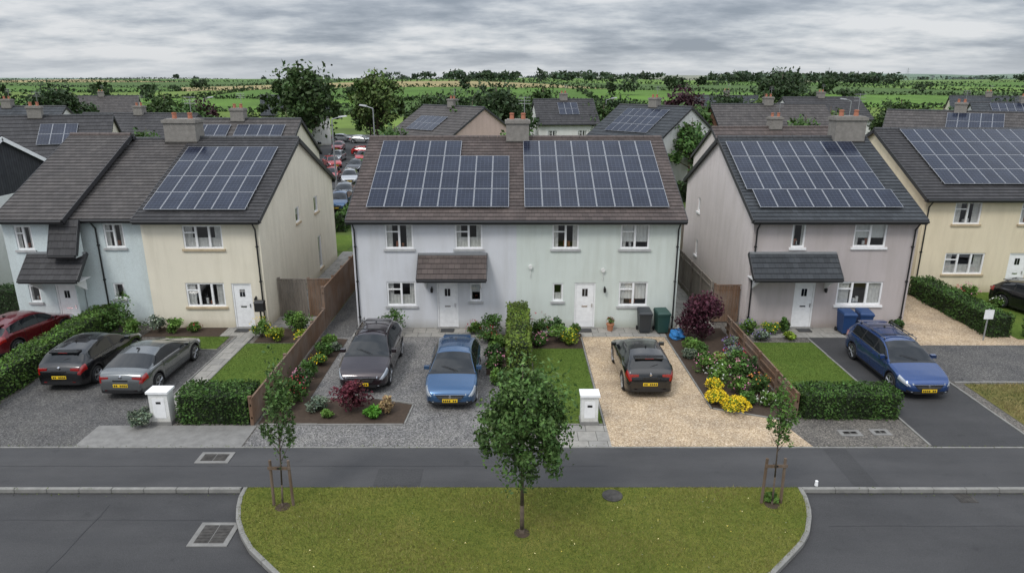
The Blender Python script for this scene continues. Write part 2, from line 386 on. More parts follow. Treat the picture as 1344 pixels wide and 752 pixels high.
def door(mb,f,u0,u1,v0,v1):
    fr=.07
    mb.fbox(f,u0,u0+fr,v0,v1,-.11,-.03,'white'); mb.fbox(f,u1-fr,u1,v0,v1,-.11,-.03,'white'); mb.fbox(f,u0+fr,u1-fr,v1-fr,v1,-.11,-.03,'white')
    mb.fbox(f,u0+fr+.006,u1-fr-.006,v0+.03,v1-fr-.006,-.10,-.06,'white')
    c=(u0+u1)/2;w=u1-u0
    for a in(-1,1):
        for (q,r) in((.12,.42),(.50,.62)):
            uu=c+a*w*.17
            mb.fbox(f,uu-w*.1,uu+w*.1,v0+(v1-v0)*q,v0+(v1-v0)*r,-.06,-.052,'white')
    H=v1-v0
    mb.fbox(f,c-w*.13,c-.012,v0+H*.70,v0+H*.86,-.06,-.048,'carglass'); mb.fbox(f,c+.012,c+w*.13,v0+H*.70,v0+H*.86,-.06,-.048,'carglass')
    mb.fbox(f,c-.13,c+.13,v0+H*.46,v0+H*.49,-.06,-.045,'chrome')
    mb.fbox(f,u1-fr-.09,u1-fr-.06,v0+H*.46,v0+H*.54,-.06,-.02,'chrome')
    mb.fbox(f,u0-.05,u1+.05,v0-.02,v0+.03,-.1,.22,'concp')
    mb.fbox(f,c-.3,c+.3,v0+.02,v0+.05,.24,.62,'black')
def panel(mb,f,u0,u1,v0,v1,ops,mat):
    us=sorted({u0,u1,*[o[0] for o in ops],*[o[1] for o in ops]}); vs=sorted({v0,v1,*[o[2] for o in ops],*[o[3] for o in ops]})
    us=[u for u in us if u0<=u<=u1]; vs=[v for v in vs if v0<=v<=v1]
    for i in range(len(us)-1):
        for j in range(len(vs)-1):
            cu=(us[i]+us[i+1])/2;cv=(vs[j]+vs[j+1])/2
            if any(o[0]<cu<o[1] and o[2]<cv<o[3] for o in ops): continue
            mb.face([f(us[i],vs[j],0),f(us[i+1],vs[j],0),f(us[i+1],vs[j+1],0),f(us[i],vs[j+1],0)],mat)
    for o in ops:
        a,b,c,d=o[:4];D=-.14
        mb.face([f(a,c,0),f(a,d,0),f(a,d,D),f(a,c,D)],mat); mb.face([f(b,c,0),f(b,c,D),f(b,d,D),f(b,d,0)],mat)
        mb.face([f(a,d,0),f(b,d,0),f(b,d,D),f(a,d,D)],mat); mb.face([f(a,c,0),f(a,c,D),f(b,c,D),f(b,c,0)],mat)
def slope_courses(mb,x0,x1,fn,L,mat,row=.32,sgn=1):
    n=max(2,round(L/row)); st=L/n
    for k in range(n):
        a=k*st;b=(k+1)*st
        mb.face([fn(x0,a,.05),fn(x1,a,.05),fn(x1,b,.022),fn(x0,b,.022)],mat,[(x0,k*.32),(x1,k*.32),(x1,(k+1)*.32),(x0,(k+1)*.32)])
        mb.face([fn(x0,a,.0),fn(x1,a,.0),fn(x1,a,.05),fn(x0,a,.05)],mat,[(x0,k*.32+.01),(x1,k*.32+.01),(x1,k*.32+.05),(x0,k*.32+.05)])
    mb.hexa([fn(x0,0,-.09),fn(x1,0,-.09),fn(x1,L,-.09),fn(x0,L,-.09),fn(x0,0,.004),fn(x1,0,.004),fn(x1,L,.004),fn(x0,L,.004)],'fascia')
def house(name,X,Y,w,dep,front,walls,roof,rot=0,eave=5.05,ridge=8.06,over=.35,vo=.16,left=(),right=(),solar=(),chim=(),canopy=(),ridgem='ridge_d',
          pipes=(),barge='fascia',sidemat=None,scol='sill',gablemat=None,lamps=(),vents=(),row=.27):
    e=empty(name,(X,Y,0),rot)
    half=dep/2+over; sl=(ridge-eave)/half; ang=math.atan(sl); L=math.hypot(half,ridge-eave)
    wt=eave+sl*over-.06
    fF=lambda u,v,d:(u,-d,v); fL=lambda u,v,d:(-d,dep-u,v); fR=lambda u,v,d:(w+d,u,v); fB=lambda u,v,d:(w-u,dep+d,v)
    mb=MB(); wn=MB(); dr=MB()
    for (a,b,mt) in walls:
        ops=[o for o in front if a<=o[0]<b]
        panel(mb,fF,a,b,-.1,wt,ops,mt)
    sm=sidemat or walls[0][2]; smr=sidemat or walls[-1][2]
    gz=lambda y:eave+sl*(over+min(y,dep-y))-.06
    for fn,ops,mt in((fL,left,sm),(fR,right,smr)):
        panel(mb,fn,0,dep,-.1,wt,ops,mt)
        mb.face([fn(0,wt,0),fn(dep,wt,0),fn(dep/2,gz(dep/2),0)],gablemat or mt)
    panel(mb,fB,0,w,-.1,wt,[],smr)
    mb.obj('walls',e)
    for ops,fn in((front,fF),(left,fL),(right,fR)):
        for o in ops:
            k=o[4] if len(o)>4 else 'w2c'
            if k=='door': door(dr,fn,*o[:4])
            else: win(wn,fn,*o[:4],panes=int(k[1]),cur=k[2],sill=scol)
    if wn.v: wn.obj('windows',e)
    if dr.v: dr.obj('front_door',e)
    rf=MB(); c,s_=math.cos(ang),math.sin(ang)
    fS=lambda x,s,n:(x,-over+s*c-n*s_,eave+s*s_+n*c)
    fK=lambda x,s,n:(x,dep+over-s*c+n*s_,eave+s*s_+n*c)
    slope_courses(rf,-vo,w+vo,fS,L,roof,row); slope_courses(rf,w+vo,-vo,fK,L,roof,row)
    rf.obj('tiled_roof',e)
    tr=MB()
    nseg=int((w+2*vo)/.45)
    for i in range(nseg):
        a=-vo+(w+2*vo)*i/nseg; b=a+(w+2*vo)/nseg-.012
        tr.cyl((a,dep/2,ridge+.02),(b,dep/2,ridge+.02),.115,.11,ridgem,10)
    for fx in(-vo-.03,w+vo):
        for fn in(fS,fK): tr.hexa([fn(fx,0,-.16),fn(fx+.03,0,-.16),fn(fx+.03,L,-.16),fn(fx,L,-.16),fn(fx,0,.045),fn(fx+.03,0,.045),fn(fx+.03,L,.045),fn(fx,L,.045)],barge)
    for yy in(-over,dep+over-.02):
        tr.box(-vo,w+vo,yy,yy+.02,eave-.17,eave-.012,barge)
    tr.box(-vo,w+vo,-over+.02,0,eave-.15,eave-.13,barge)
    for yy in(-over-.06,dep+over+.06): tr.cyl((-vo,yy,eave-.05),(w+vo,yy,eave-.05),.06,.06,'black',8)
    for px in pipes:
        tr.cyl((px,-over-.04,eave-.08),(px,-.06,eave-.45),.035,.035,'black',8); tr.cyl((px,-.06,eave-.45),(px,-.06,0),.035,.035,'black',8)
        for zz in(.5,2.2,3.8): tr.box(px-.055,px+.055,-.09,-.002,zz,zz+.05,'black')
    for (lx,lz) in lamps:
        tr.box(lx-.03,lx+.03,-.05,-.002,lz,lz+.22,'black'); tr.cyl((lx,-.13,lz-.02),(lx,-.13,lz+.16),.05,.065,'black',8); tr.box(lx-.015,lx+.015,-.13,-.03,lz+.16,lz+.19,'black')
    for (lx,lz,mt) in vents:
        tr.cyl((lx,-.10,lz),(lx,-.002,lz),.09,.09,mt,14); tr.cyl((lx,-.08,lz-.08),(lx,-.04,lz-.5),.012,.012,mt,6)
    tr.obj('ridge_gutters_and_pipes',e)
    for (cx,cw,cd,ct,pots) in chim:
        ch=MB(); y0=dep/2-cd/2
        ch.box(cx-cw/2,cx+cw/2,y0,y0+cd,ridge-1.0,ct-.2,'chim'); ch.box(cx-cw/2-.06,cx+cw/2+.06,y0-.06,y0+cd+.06,ct-.2,ct-.05,'chim')
        ch.box(cx-cw/2+.04,cx+cw/2-.04,y0+.04,y0+cd-.04,ct-.05,ct,'chim')
        ch.box(cx-cw/2-.03,cx+cw/2+.03,y0-.03,y0+cd+.03,ridge-.6,ridge-.12,'iron')
        for i in range(pots):
            px=cx-cw/2+cw*(i+.5)/pots
            ch.cyl((px,dep/2,ct),(px,dep/2,ct+.30),.12,.10,'pot',12); ch.cyl((px,dep/2,ct+.24),(px,dep/2,ct+.28),.13,.13,'pot',12)
        ch.cyl((cx+cw*.3,dep/2,ct-.1),(cx+cw*.3,dep/2,ct+1.1),.018,.015,'galv',6)
        for zz in(.75,.9,1.05): ch.cyl((cx+cw*.3-.3,dep/2,ct+zz),(cx+cw*.3+.3,dep/2,ct+zz),.01,.01,'galv',5)
        ch.obj('chimney',e)
    if solar:
        sp=MB(); uvq=[(0,0),(1,0),(1,1),(0,1)]
        for (x0,s0,nc,pw,ph) in solar:
            for i in range(nc):
                a=x0+i*pw+.008;b=x0+(i+1)*pw-.008;lo=s0+.008;hi=s0+ph-.008;g=.018
                sp.hexa([fS(a,lo,.12),fS(b,lo,.12),fS(b,hi,.12),fS(a,hi,.12),fS(a,lo,.155),fS(b,lo,.155),fS(b,hi,.155),fS(a,hi,.155)],'sframe')
                sp.face([fS(a+g,lo+g,.158),fS(b-g,lo+g,.158),fS(b-g,hi-g,.158),fS(a+g,hi-g,.158)],'solar',uvq)
            sp.hexa([fS(x0,s0+.3,.05),fS(x0+nc*pw,s0+.3,.05),fS(x0+nc*pw,s0+.34,.05),fS(x0,s0+.34,.05),fS(x0,s0+.3,.118),fS(x0+nc*pw,s0+.3,.118),fS(x0+nc*pw,s0+.34,.118),fS(x0,s0+.34,.118)],'sframe')
        sp.obj('solar_panels',e)
    for (x0,x1,zt,zb,pr,mt) in canopy:
        cp=MB(); LL=math.hypot(pr,zt-zb); an=math.atan2(zt-zb,pr); cc,ss=math.cos(an),math.sin(an)
        fn=lambda x,s,n:(x,-pr+s*cc-n*ss,zb+s*ss+n*cc)
        slope_courses(cp,x0,x1,fn,LL,mt,.3)
        cp.box(x0,x1,-pr-.02,-pr+.0,zb-.14,zb-.002,barge); cp.cyl((x0,-pr-.07,zb-.04),(x1,-pr-.07,zb-.04),.05,.05,'black',8)
        for xx in(x0-.03,x1): cp.hexa([fn(xx,0,-.14),fn(xx+.03,0,-.14),fn(xx+.03,LL,-.14),fn(xx,LL,-.14),fn(xx,0,.05),fn(xx+.03,0,.05),fn(xx+.03,LL,.05),fn(xx,LL,.05)],barge)
        cp.box(x0+.02,x1-.02,-pr+.02,-.003,zb-.13,zb-.11,'white')
        if pr>.95:
            cp.box(x0,x1,-.12,-.002,zt-.04,zt+.05,'galv')
            for xx in(x0+.25,x1-.31): cp.hexa([(xx,-.06,zb-.7),(xx+.06,-.06,zb-.7),(xx+.06,-.003,zb-.7),(xx,-.003,zb-.7),(xx,-pr+.1,zb-.14),(xx+.06,-pr+.1,zb-.14),(xx+.06,-.003,zb-.14),(xx,-.003,zb-.14)],'white')
        else:
            for xx in(x0+.01,x1-.03): cp.hexa([(xx,-pr+.05,zb-.12),(xx+.02,-pr+.05,zb-.12),(xx+.02,-.003,zb-.12),(xx,-.003,zb-.12),(xx,-.03,zt-.15),(xx+.02,-.03,zt-.15),(xx+.02,-.003,zt-.15),(xx,-.003,zt-.15)],walls[0][2])
        cp.obj('porch_canopy',e)
    return e

ox=-7.07
def o(x0,x1,z0,z1,k='w2c'): return (x0-ox,x1-ox,z0,z1,k)
house('semi_detached_house',ox,29.5,14.52,11.9,
 [o(-5.61,-4.37,3.72,4.84),o(-2.52,-1.31,3.72,4.84,'w2n'),o(1.78,2.96,3.72,4.84),o(4.8,6.08,3.72,4.84,'w2b'),
  o(-5.66,-4.35,1.06,2.19,'w2n'),o(-3.4,-2.45,.0,2.15,'door'),o(-1.9,-1.38,1.28,2.13,'w1b'),
  o(1.83,2.31,1.28,2.13,'w1n'),o(2.83,3.78,.0,2.15,'door'),o(4.83,6.14,1.06,2.19,'w2b')],
 [(0,7.27,'w_lilac'),(7.27,14.52,'w_mint')],'r_brown',ridgem='ridge_b',
 solar=[(.62,.82,8,.79,1.41),(.62,2.23,8,.79,1.41),(.62,3.64,8,.79,1.41),(.62,5.05,5,.79,1.41)]+[(7.62,.82+1.41*i,8,.80,1.41) for i in range(4)],
 chim=[(7.35,1.15,.9,9.0,2)],canopy=[(2.92,5.95,3.5,2.6,1.05,'r_brown')],pipes=(.12,14.40),lamps=[(3.45,1.75),(11.25,1.75)],vents=[(11.15,2.75,'w_white'),(7.9,2.9,'w_white')])
ox=10.65
house('detached_house',ox,29.5,7.25,12.0,
 [o(12.36,12.96,3.78,4.86,'w1c'),o(15.1,16.55,3.80,4.86,'w2b'),o(12.78,13.72,0,2.15,'door'),o(14.7,16.75,1.1,2.2,'w3c')],
 [(0,7.25,'w_pink')],'r_slate',sidemat='w_pinkl',
 left=[(12-9.3,12-8.8,3.7,4.5,'w1c'),(12-9.2,12-8.7,1.2,2.1,'w1c')],
 solar=[(.30,.80,8,.79,1.41),(.06,2.21,8,.79,1.41),(.06,3.62,8,.79,1.41),(.06,5.03,8,.79,1.41)],
 chim=[(6.35,1.5,.9,9.15,2)],canopy=[(-.1,3.75,3.55,2.6,1.0,'r_slate')],pipes=(.14,7.1),lamps=[(3.5,1.75)],scol='white')
ox=-16.35
house('detached_house',ox,29.5,5.2,12.8,
 [o(-14.55,-12.8,3.72,4.78,'w3n'),o(-14.75,-13.0,1.02,2.14,'w3c'),o(-12.68,-11.78,.0,2.12,'door')],
 [(0,5.2,'w_cream')],'r_dark',ridge=8.0,
 right=[(8.6,9.4,3.7,4.6,'w1c'),(8.8,9.5,.4,2.3,'w1c'),(5.2,5.9,3.8,4.6,'w1b')],
 solar=[(.12,.65+1.4*i,6,.75,1.4) for i in range(4)],
 chim=[(-.5,1.6,1.0,9.0,2)],pipes=(5.05,),scol='sillb',lamps=[(4.75,1.3)])
ox=-19.5
house('terraced_house',ox,29.8,3.1,12.2,
 [o(-18.2,-17.3,3.7,4.8,'w2c'),o(-18.2,-17.7,1.3,2.05,'w1c')],[(0,3.1,'w_blue')],'r_grey',ridge=7.95,vo=.02,pipes=(1.0,),lamps=[(1.7,1.7)])
ox=-22.3
house('terraced_house',ox,29.3,2.75,12.4,
 [o(-21.8,-21.05,3.72,4.8,'w2c'),o(-21.7,-21.2,1.3,2.1,'w1c'),o(-20.5,-19.6,0,2.12,'door')],[(0,2.75,'w_blue')],'r_grey',eave=5.1,ridge=8.2,
 canopy=[(.95,3.5,3.6,2.6,1.0,'r_dark'),(2.2,3.4,5.06,3.62,.62,'r_dark')],pipes=(),ridgem='ridge_b')
house('detached_house',-33.6,29.8,7.2,12,[(3,4.2,3.7,4.8,'w2c')],[(0,7.2,'w_white')],'r_dark',sidemat='w_white',gablemat='w_clad',barge='white')
ox=21.4
house('semi_detached_house',ox,35,14,12,
 [o(22.95,24.35,3.7,4.85),o(22.9,25.0,1.0,2.15,'w3n'),o(26.3,27.3,0,2.15,'door'),o(26.4,27.6,3.7,4.85)],[(0,14,'w_sand')],'r_dark',
 solar=[(1.2,1.2+1.41*i,9,.8,1.41) for i in range(4)],pipes=(.15,),scol='sillb',ridge=8.1)
def bg(name,X,Y,w,d,mat,roof,rot=0,solar=(),chim=True,eave=5.0,ridge=8.0,**k):
    fr=[(w*.15,w*.15+1.3,3.3,4.5,'w2c'),(w*.65,w*.65+1.3,3.3,4.5,'w2c'),(w*.15,w*.15+1.3,1,2.1,'w2c'),(w*.62,w*.62+1.0,0,2.1,'door')]
    k.setdefault('right',[(d*.45,d*.45+.8,3.3,4.4,'w1c')]); k.setdefault('left',[(d*.45,d*.45+.8,3.3,4.4,'w1c')])
    return house(name,X,Y,w,d,fr,[(0,w,mat)],roof,rot=rot,eave=eave,ridge=ridge,solar=solar,chim=[(w*.5,1.0,.8,ridge+.85,2)] if chim else (),row=.5,**k)
bg('detached_house',-25.5,49,9.2,9.5,'w_cream','r_grey',0,[(1.6+0.0,.8+1.4*i,3,.9,1.4) for i in range(3)]+[(4.8,.8+1.4*i,4,.9,1.4) for i in range(3)])
bg('detached_house',-43,52,11,9,'w_cream','r_dark',.35,[(6,1.6,3,.9,1.4),(6,3.0,3,.9,1.4)])
bg('detached_house',-47,72,13,9,'w_cream','r_dark',-.12,eave=4.7,ridge=7.4)
bg('detached_house',-13.8,80,10,10,'w_rose','r_grey',-.75,[(2,1+1.4*i,5,.9,1.4) for i in range(2)])
bg('detached_house',3.5,92,8,9,'w_white','r_dark',.1,[(3,2+1.4*i,3,.9,1.4) for i in range(2)],eave=5.3,ridge=8.3)
bg('detached_house',8.0,73,9,10,'w_white','r_slate',-.85,[(1.6,1.2+1.4*i,6,.9,1.4) for i in range(3)],eave=5.2,ridge=8.3)
bg('bungalow',16.5,52,10,9,'w_pinkl','r_brown',.05,eave=4.4,ridge=7.2,ridgem='ridge_b')
bg('detached_house',23,76,13,9,'w_brick','r_grey',.05,eave=5.1,ridge=8.2)
bg('detached_house',35,66,12,9.5,'w_sand','r_grey',-.55,[(5,1.2+1.4*i,5,.9,1.4) for i in range(3)],eave=5.1,ridge=8.0)
bg('detached_house',60,90,12,9,'w_white','r_slate',-.3,[(2,1.2+1.4*i,8,.9,1.4) for i in range(3)])
bg('detached_house',53,70,12,9,'w_sand','r_brown',-.5,[(2,1.2+1.4*i,6,.9,1.4) for i in range(3)],eave=5.0,ridge=8.0)
bg('detached_house',-62,74,12,9,'w_white','r_slate',.1)
bg('detached_house',42,104,12,9,'w_white','r_dark',.1,eave=5.2,ridge=8.3)
bg('detached_house',30,118,10,9,'w_cream','r_slate',-.4,eave=5.2,ridge=8.3)
bg('detached_house',80,128,12,9,'w_cream','r_slate',-.4)
bg('detached_house',-80,125,12,9,'w_white','r_grey',.4)
bg('detached_house',-42,118,11,9,'w_white','r_slate',.3,eave=5.2,ridge=8.3)

# ---------------------------------------------------------------- cars
def interp(P,x): return float(np.interp(x,[p[0] for p in P],[p[1] for p in P]))
FR=[(0,.42),(.02,.53),(.06,.61),(.14,.685),(.30,.755),(.6,.835),(.95,.915)]
TOPS={'hatch':FR+[(1.1,.95),(1.3,1.08),(1.6,1.265),(1.95,1.40),(2.3,1.45),(2.7,1.455),(3.1,1.435),(3.5,1.375),(3.75,1.31),(3.95,1.15),(4.12,1.0),(4.2,.92),(4.26,.80),(4.29,.68),(4.3,.55)],
 'estate':FR+[(1.1,.95),(1.3,1.08),(1.6,1.27),(1.9,1.385),(2.2,1.44),(2.9,1.455),(3.6,1.42),(3.88,1.36),(4.04,1.18),(4.16,1.01),(4.23,.92),(4.28,.78),(4.3,.55)],
 'sedan':FR+[(1.15,.94),(1.6,1.21),(2.0,1.37),(2.35,1.45),(2.75,1.45),(3.2,1.36),(3.85,1.08),(4.12,1.03),(4.22,.95),(4.28,.75),(4.3,.55)]}
BELT=[(0,.38),(.02,.48),(.06,.56),(.14,.635),(.30,.705),(.6,.79),(.95,.87),(1.1,.90),(3.7,1.0),(4.1,.95),(4.2,.87),(4.26,.75),(4.29,.62),(4.3,.5)]
WID=[(0,.60),(.02,.70),(.06,.79),(.14,.875),(.3,.945),(.55,.985),(.84,1.0),(1.3,.985),(2.6,.985),(3.3,1),(3.6,1),(3.95,.96),(4.12,.91),(4.22,.85),(4.28,.77),(4.3,.66)]
REAR={'hatch':(3.76,4.08),'estate':(3.90,4.13),'sedan':(3.2,3.85)}
def car_mesh(kind,L,W,H,pm,rails=False,low=.2):
    sx=L/4.3; sz=H/1.455; top=TOPS[kind]; rg=REAR[kind]; hwm=W/2
    wr=.325 if H<1.6 else .36
    fx,rx=.84*sx,3.47*sx; AR=wr+.055
    seams=[1.28*sx,2.18*sx,3.02*sx]
    xs=set(np.round(np.arange(0,L+.001,.07),3))|{0,.02,.04,.06,.1,.14,.2,.25,L,L-.01,L-.025,L-.04,L-.08,L-.12,rg[0]*sx,rg[1]*sx,1.1*sx,1.92*sx}
    for c in(fx,rx):
        for a in np.linspace(-1,1,17): xs.add(c+math.sin(a*math.pi/2)*AR)
    for q in seams: xs|={q-.007,q+.007}
    xs=sorted(xs); ys=[xs[0]]
    for x in xs[1:]:
        if x-ys[-1]>.004: ys.append(x)
    xs=ys
    rows=[]
    for x in xs:
        xn=x/sx; zt=interp(top,xn)*sz; zb=min(interp(BELT,xn)*sz,zt-.035); hw=interp(WID,xn)*hwm
        zl=low+.05*max(0,1-x/.3)+.07*max(0,1-(L-x)/.3)
        for c in(fx,rx):
            if abs(x-c)<AR: zl=max(zl,wr+math.sqrt(max(0,AR*AR-(x-c)**2)))
        zl=min(zl,zb-.05)
        r=[]
        for f_,m_ in((0,.955),(.12,.985),(.35,1),(.6,.992),(.72,1.003),(.88,.985),(1,.935)): r.append((hw*m_,zl+f_*(zb-zl)))
        cr=min(.075,max(.02,(zt-zb)*.5)); ze=max(zt-cr,zb+.008); hb=hw*.93; hr=hb-.50*(ze-zb)
        for f_ in(.07,.90,1.0): r.append((hb+(hr-hb)*f_-(.02 if f_==1 else 0),zb+(ze-zb)*f_))
        hr=r[-1][0]
        for g in(.88,.70,.4,0): r.append((hr*g,ze+(zt-ze)*(1-g**2.4)))
        rows.append(r)
    mb=MB(); nr=len(rows[0]); idx={}
    for i,r in enumerate(rows):
        for j,(y,z) in enumerate(r):
            for s in(1,-1):
                if j==nr-1 and s==-1: idx[i,j,s]=idx[i,j,1]; continue
                idx[i,j,s]=len(mb.v); mb.v.append((s*y,xs[i]-L/2,z))
    for i in range(len(xs)-1):
        xm=(xs[i]+xs[i+1])/2; xn=xm/sx
        for j in range(nr-1):
            zm=(rows[i][j][1]+rows[i][j+1][1]+rows[i+1][j][1]+rows[i+1][j+1][1])/4/sz
            tall=(interp(top,xn)-interp(BELT,xn))>.13
            mt=pm
            if j==7 and tall and 1.25<xn<(3.72 if kind!='sedan' else 3.55): mt='carglass'
            if j==7 and mt=='carglass' and (abs(xm-seams[1])<.05 or abs(xm-seams[2])<.03): mt='black'
            if j==6 and 1.2<xn<3.8: mt='chrome' if kind!='hatch' else 'black'
            if j>=9 and (1.1<=xn<=1.92 or rg[0]<=xn<=rg[1]): mt='carglass'
            if j==8 and rg[0]<=xn<=rg[1]: mt='carglass'
            if j==0: mt='black'
            if j<=1 and (xn<.10 or xn>4.24): mt='black'
            if j<6 and any(abs(xm-q)<.006 for q in seams): mt='black'
            if j in(4,5) and .03<xn<.46 and zm>.50 : mt='lamp'
            if j in(4,5) and xn>3.96 and zm>.66: mt='tail'
            if j>=7 and abs(xn-1.05)<.05: mt='black'
            for s in(1,-1):
                a=[idx[i,j,s],idx[i+1,j,s],idx[i+1,j+1,s],idx[i,j+1,s]]
                if j==nr-2: a=[idx[i,j,s],idx[i+1,j,s],idx[i+1,j+1,1],idx[i,j+1,1]]
                if s==1: a=a[::-1]
                a=list(dict.fromkeys(a))
                if len(a)>2: mb.f.append(a);mb.m.append(mb.mi(mt));mb.uv.append(None)
    for i in(0,len(xs)-1):
        for j in range(nr-1):
            if j==nr-2: a=[idx[i,j,1],idx[i,j+1,1],idx[i,j,-1]]
            else: a=[idx[i,j,1],idx[i,j+1,1],idx[i,j+1,-1],idx[i,j,-1]]
            if i==0: a=a[::-1]
            mb.f.append(a);mb.m.append(mb.mi('black' if j<3 else pm));mb.uv.append(None)
    body=mb.mesh('body',True)
    d=MB(); F=-L/2; B=L/2
    d.box(-hwm*.60,hwm*.60,F+.16,B-.14,low+.02,.56,'black')
    d.box(-hwm*.92,hwm*.92,fx-L/2+AR,rx-L/2-AR,low-.02,.5,'black')
    def pl(yf,z,s):
        a,b=sorted((yf,yf+s*.02)); d.box(-.26,.26,a,b,z,z+.115,'plate'); a,b=sorted((yf+s*.02,yf+s*.024))
        for q in range(7):
            if q!=4: d.box(-.235+q*.068,-.19+q*.068,a,b,z+.022,z+.093,'platet')
    g0,g1=.40*sz,.56*sz
    d.hexa([(-hwm*.40,F-.016,g0),(hwm*.40,F-.016,g0),(hwm*.40,F+.1,g0),(-hwm*.40,F+.1,g0),(-hwm*.56,F+.012,g1),(hwm*.56,F+.012,g1),(hwm*.56,F+.12,g1),(-hwm*.56,F+.12,g1)],'black')
    d.box(-hwm*.56,hwm*.56,F+.004,F+.05,g1,g1+.012,'chrome'); d.cyl((0,F-.02,g0+.11),(0,F+.04,g0+.11),.05,.05,'chrome',14)
    for q in(.3,.6): d.box(-hwm*.46,hwm*.46,F-.018+.028*q,F+.02,g0+(g1-g0)*q,g0+(g1-g0)*q+.008,'chrome')
    d.box(-hwm*.56,hwm*.56,F-.008,F+.08,.25,.33,'black'); pl(F-.03,.335,-1)
    for s in(1,-1):
        a,b=(s*hwm*.58,s*hwm*.80); lo,hi=.545*sz,.60*sz
        x0,x1=sorted((a,b))
        d.hexa([(x0,F+(.02 if s>0 else .13),lo),(x1,F+(.13 if s>0 else .02),lo),(x1,F+.22,lo),(x0,F+.22,lo),(x0,F+(.045 if s>0 else .16),hi),(x1,F+(.16 if s>0 else .045),hi),(x1,F+.25,hi),(x0,F+.25,hi)],'lamp')
        a,b=sorted((s*hwm*.60,s*hwm*.70)); d.box(a,b,F+.0,F+.08,.30,.37,'black'); d.box(a+.02,b-.02,F-.004,F+.0,.32,.35,'lamp')
        a,b=sorted((s*hwm*.46,s*hwm*.80)); d.box(a,b,B-.16,B-.045,.78*sz,.88*sz,'tail')
        a,b=sorted((s*hwm*.50,s*hwm*.62)); d.box(a,b,B-.03,B-.0,.36,.40,'tail')
        a,b=sorted((s*(hwm-.06),s*(hwm+.13))); d.box(a,b,1.36*sx-L/2,1.50*sx-L/2,.93*sz,1.04*sz,pm)
        a,b=sorted((s*(hwm-.02),s*(hwm+.115))); d.box(a,b,1.50*sx-L/2,1.505*sx-L/2,.945*sz,1.03*sz,'carglass')
        for q in(2.0,2.86): a,b=sorted((s*(hwm*.95),s*(hwm+.008))); d.box(a,b,q*sx-L/2,q*sx-L/2+.17,.80*sz,.825*sz,pm)
        if rails:
            zt=interp(top,2.8)*sz-.03; xr=s*hwm*.64
            d.cyl((xr,1.95*sx-L/2,zt+.02),(xr,3.6*sx-L/2,zt+.03),.018,.018,'chrome',8)
            for q in(1.97,2.8,3.58): d.cyl((xr,q*sx-L/2,zt-.06),(xr,q*sx-L/2,zt+.03),.018,.018,'black',8)
        d.cyl((s*.05+.15,1.12*sx-L/2,.985*sz),(s*.05-.35,1.3*sx-L/2,1.10*sz),.008,.006,'black',5)
    if rails:
        zt=interp(top,2.8)*sz
        for q in(2.2,3.1): d.cyl((-hwm*.66,q*sx-L/2,zt+.04),(hwm*.66,q*sx-L/2,zt+.04),.02,.02,'black',8)
    d.box(-.27,.27,B-.08,B-.02,.66*sz,.78*sz,'black'); pl(B-.01,.50,1)
    d.box(-hwm*.50,hwm*.50,B-.03,B+.004,.27,.36,'black')
    d.cyl((0,B-.10,.90*sz),(0,B-.01,.88*sz),.045,.045,'chrome',12)
    if kind!='sedan':
        q=rg[0]*sx-L/2; zz=(1.315 if kind=='hatch' else 1.36)*sz
        d.hexa([(-hwm*.60,q-.16,zz-.0),(hwm*.60,q-.16,zz-.0),(hwm*.56,q+.10,zz-.02),(-hwm*.56,q+.10,zz-.02),(-hwm*.60,q-.16,zz+.035),(hwm*.60,q-.16,zz+.035),(hwm*.56,q+.10,zz+.02),(-hwm*.56,q+.10,zz+.02)],pm)
        d.box(-.16,.16,q+.10,q+.108,zz-.005,zz+.012,'tail')
        d.cyl((0,q+.26,zz-.24),(-.3,q+.20,zz-.14),.009,.007,'black',5)
    d.hexa([(-.03,2.9*sx-L/2,1.44*sz),(.03,2.9*sx-L/2,1.44*sz),(.03,3.05*sx-L/2,1.44*sz),(-.03,3.05*sx-L/2,1.44*sz),(-.006,3.04*sx-L/2,1.51*sz),(.006,3.04*sx-L/2,1.51*sz),(.006,3.07*sx-L/2,1.51*sz),(-.006,3.07*sx-L/2,1.51*sz)],'black')
    det=d.mesh('trim')
    w=MB()
    for cx in(fx,rx):
        for s in(1,-1):
            yo=s*(hwm-.02); yi=s*(hwm-.23); c=cx-L/2
            w.cyl((yi,c,wr),(yo-s*.03,c,wr),wr,wr,'tyre',28); w.cyl((yo-s*.03,c,wr),(yo,c,wr),wr,wr*.93,'tyre',28)
            w.cyl((yo-s*.02,c,wr),(yo+s*.003,c,wr),wr*.70,wr*.72,'black',24)
            w.cyl((yo,c,wr),(yo+s*.012,c,wr),wr*.17,wr*.14,'rim',12)
            for k in range(5):
                for off in(-.13,.13):
                    a=k*2*math.pi/5+.3+off
                    p0=(yo+s*.006,c+math.cos(a-off)*wr*.12,wr+math.sin(a-off)*wr*.12); p1=(yo+s*.006,c+math.cos(a)*wr*.70,wr+math.sin(a)*wr*.70)
                    w.cyl(p0,p1,.02,.016,'rim',6)
            for k in range(24):
                a=k*math.pi/12;b_=a+math.pi/12
                w.face([(yo+s*.008,c+math.cos(t)*wr*r_,wr+math.sin(t)*wr*r_) for t,r_ in((a,.66),(b_,.66),(b_,.74),(a,.74))],'rim')
    return body,det,w.mesh('wheels')
def car(name,ms,x,y,rz,z=.03):
    e=empty(name,(x,y,z),rz)
    for n_,m_ in zip(('body','trim_lights_and_plates','wheels'),ms):
        ob=bpy.data.objects.new(n_,m_); S.collection.objects.link(ob); ob.parent=e
        if n_=='trim_lights_and_plates':
            b=ob.modifiers.new('b','BEVEL'); b.width=.012; b.segments=2
    return e
pi=math.pi
cm_black=car_mesh('hatch',4.4,1.84,1.47,paint('black',(.010,.010,.012)))
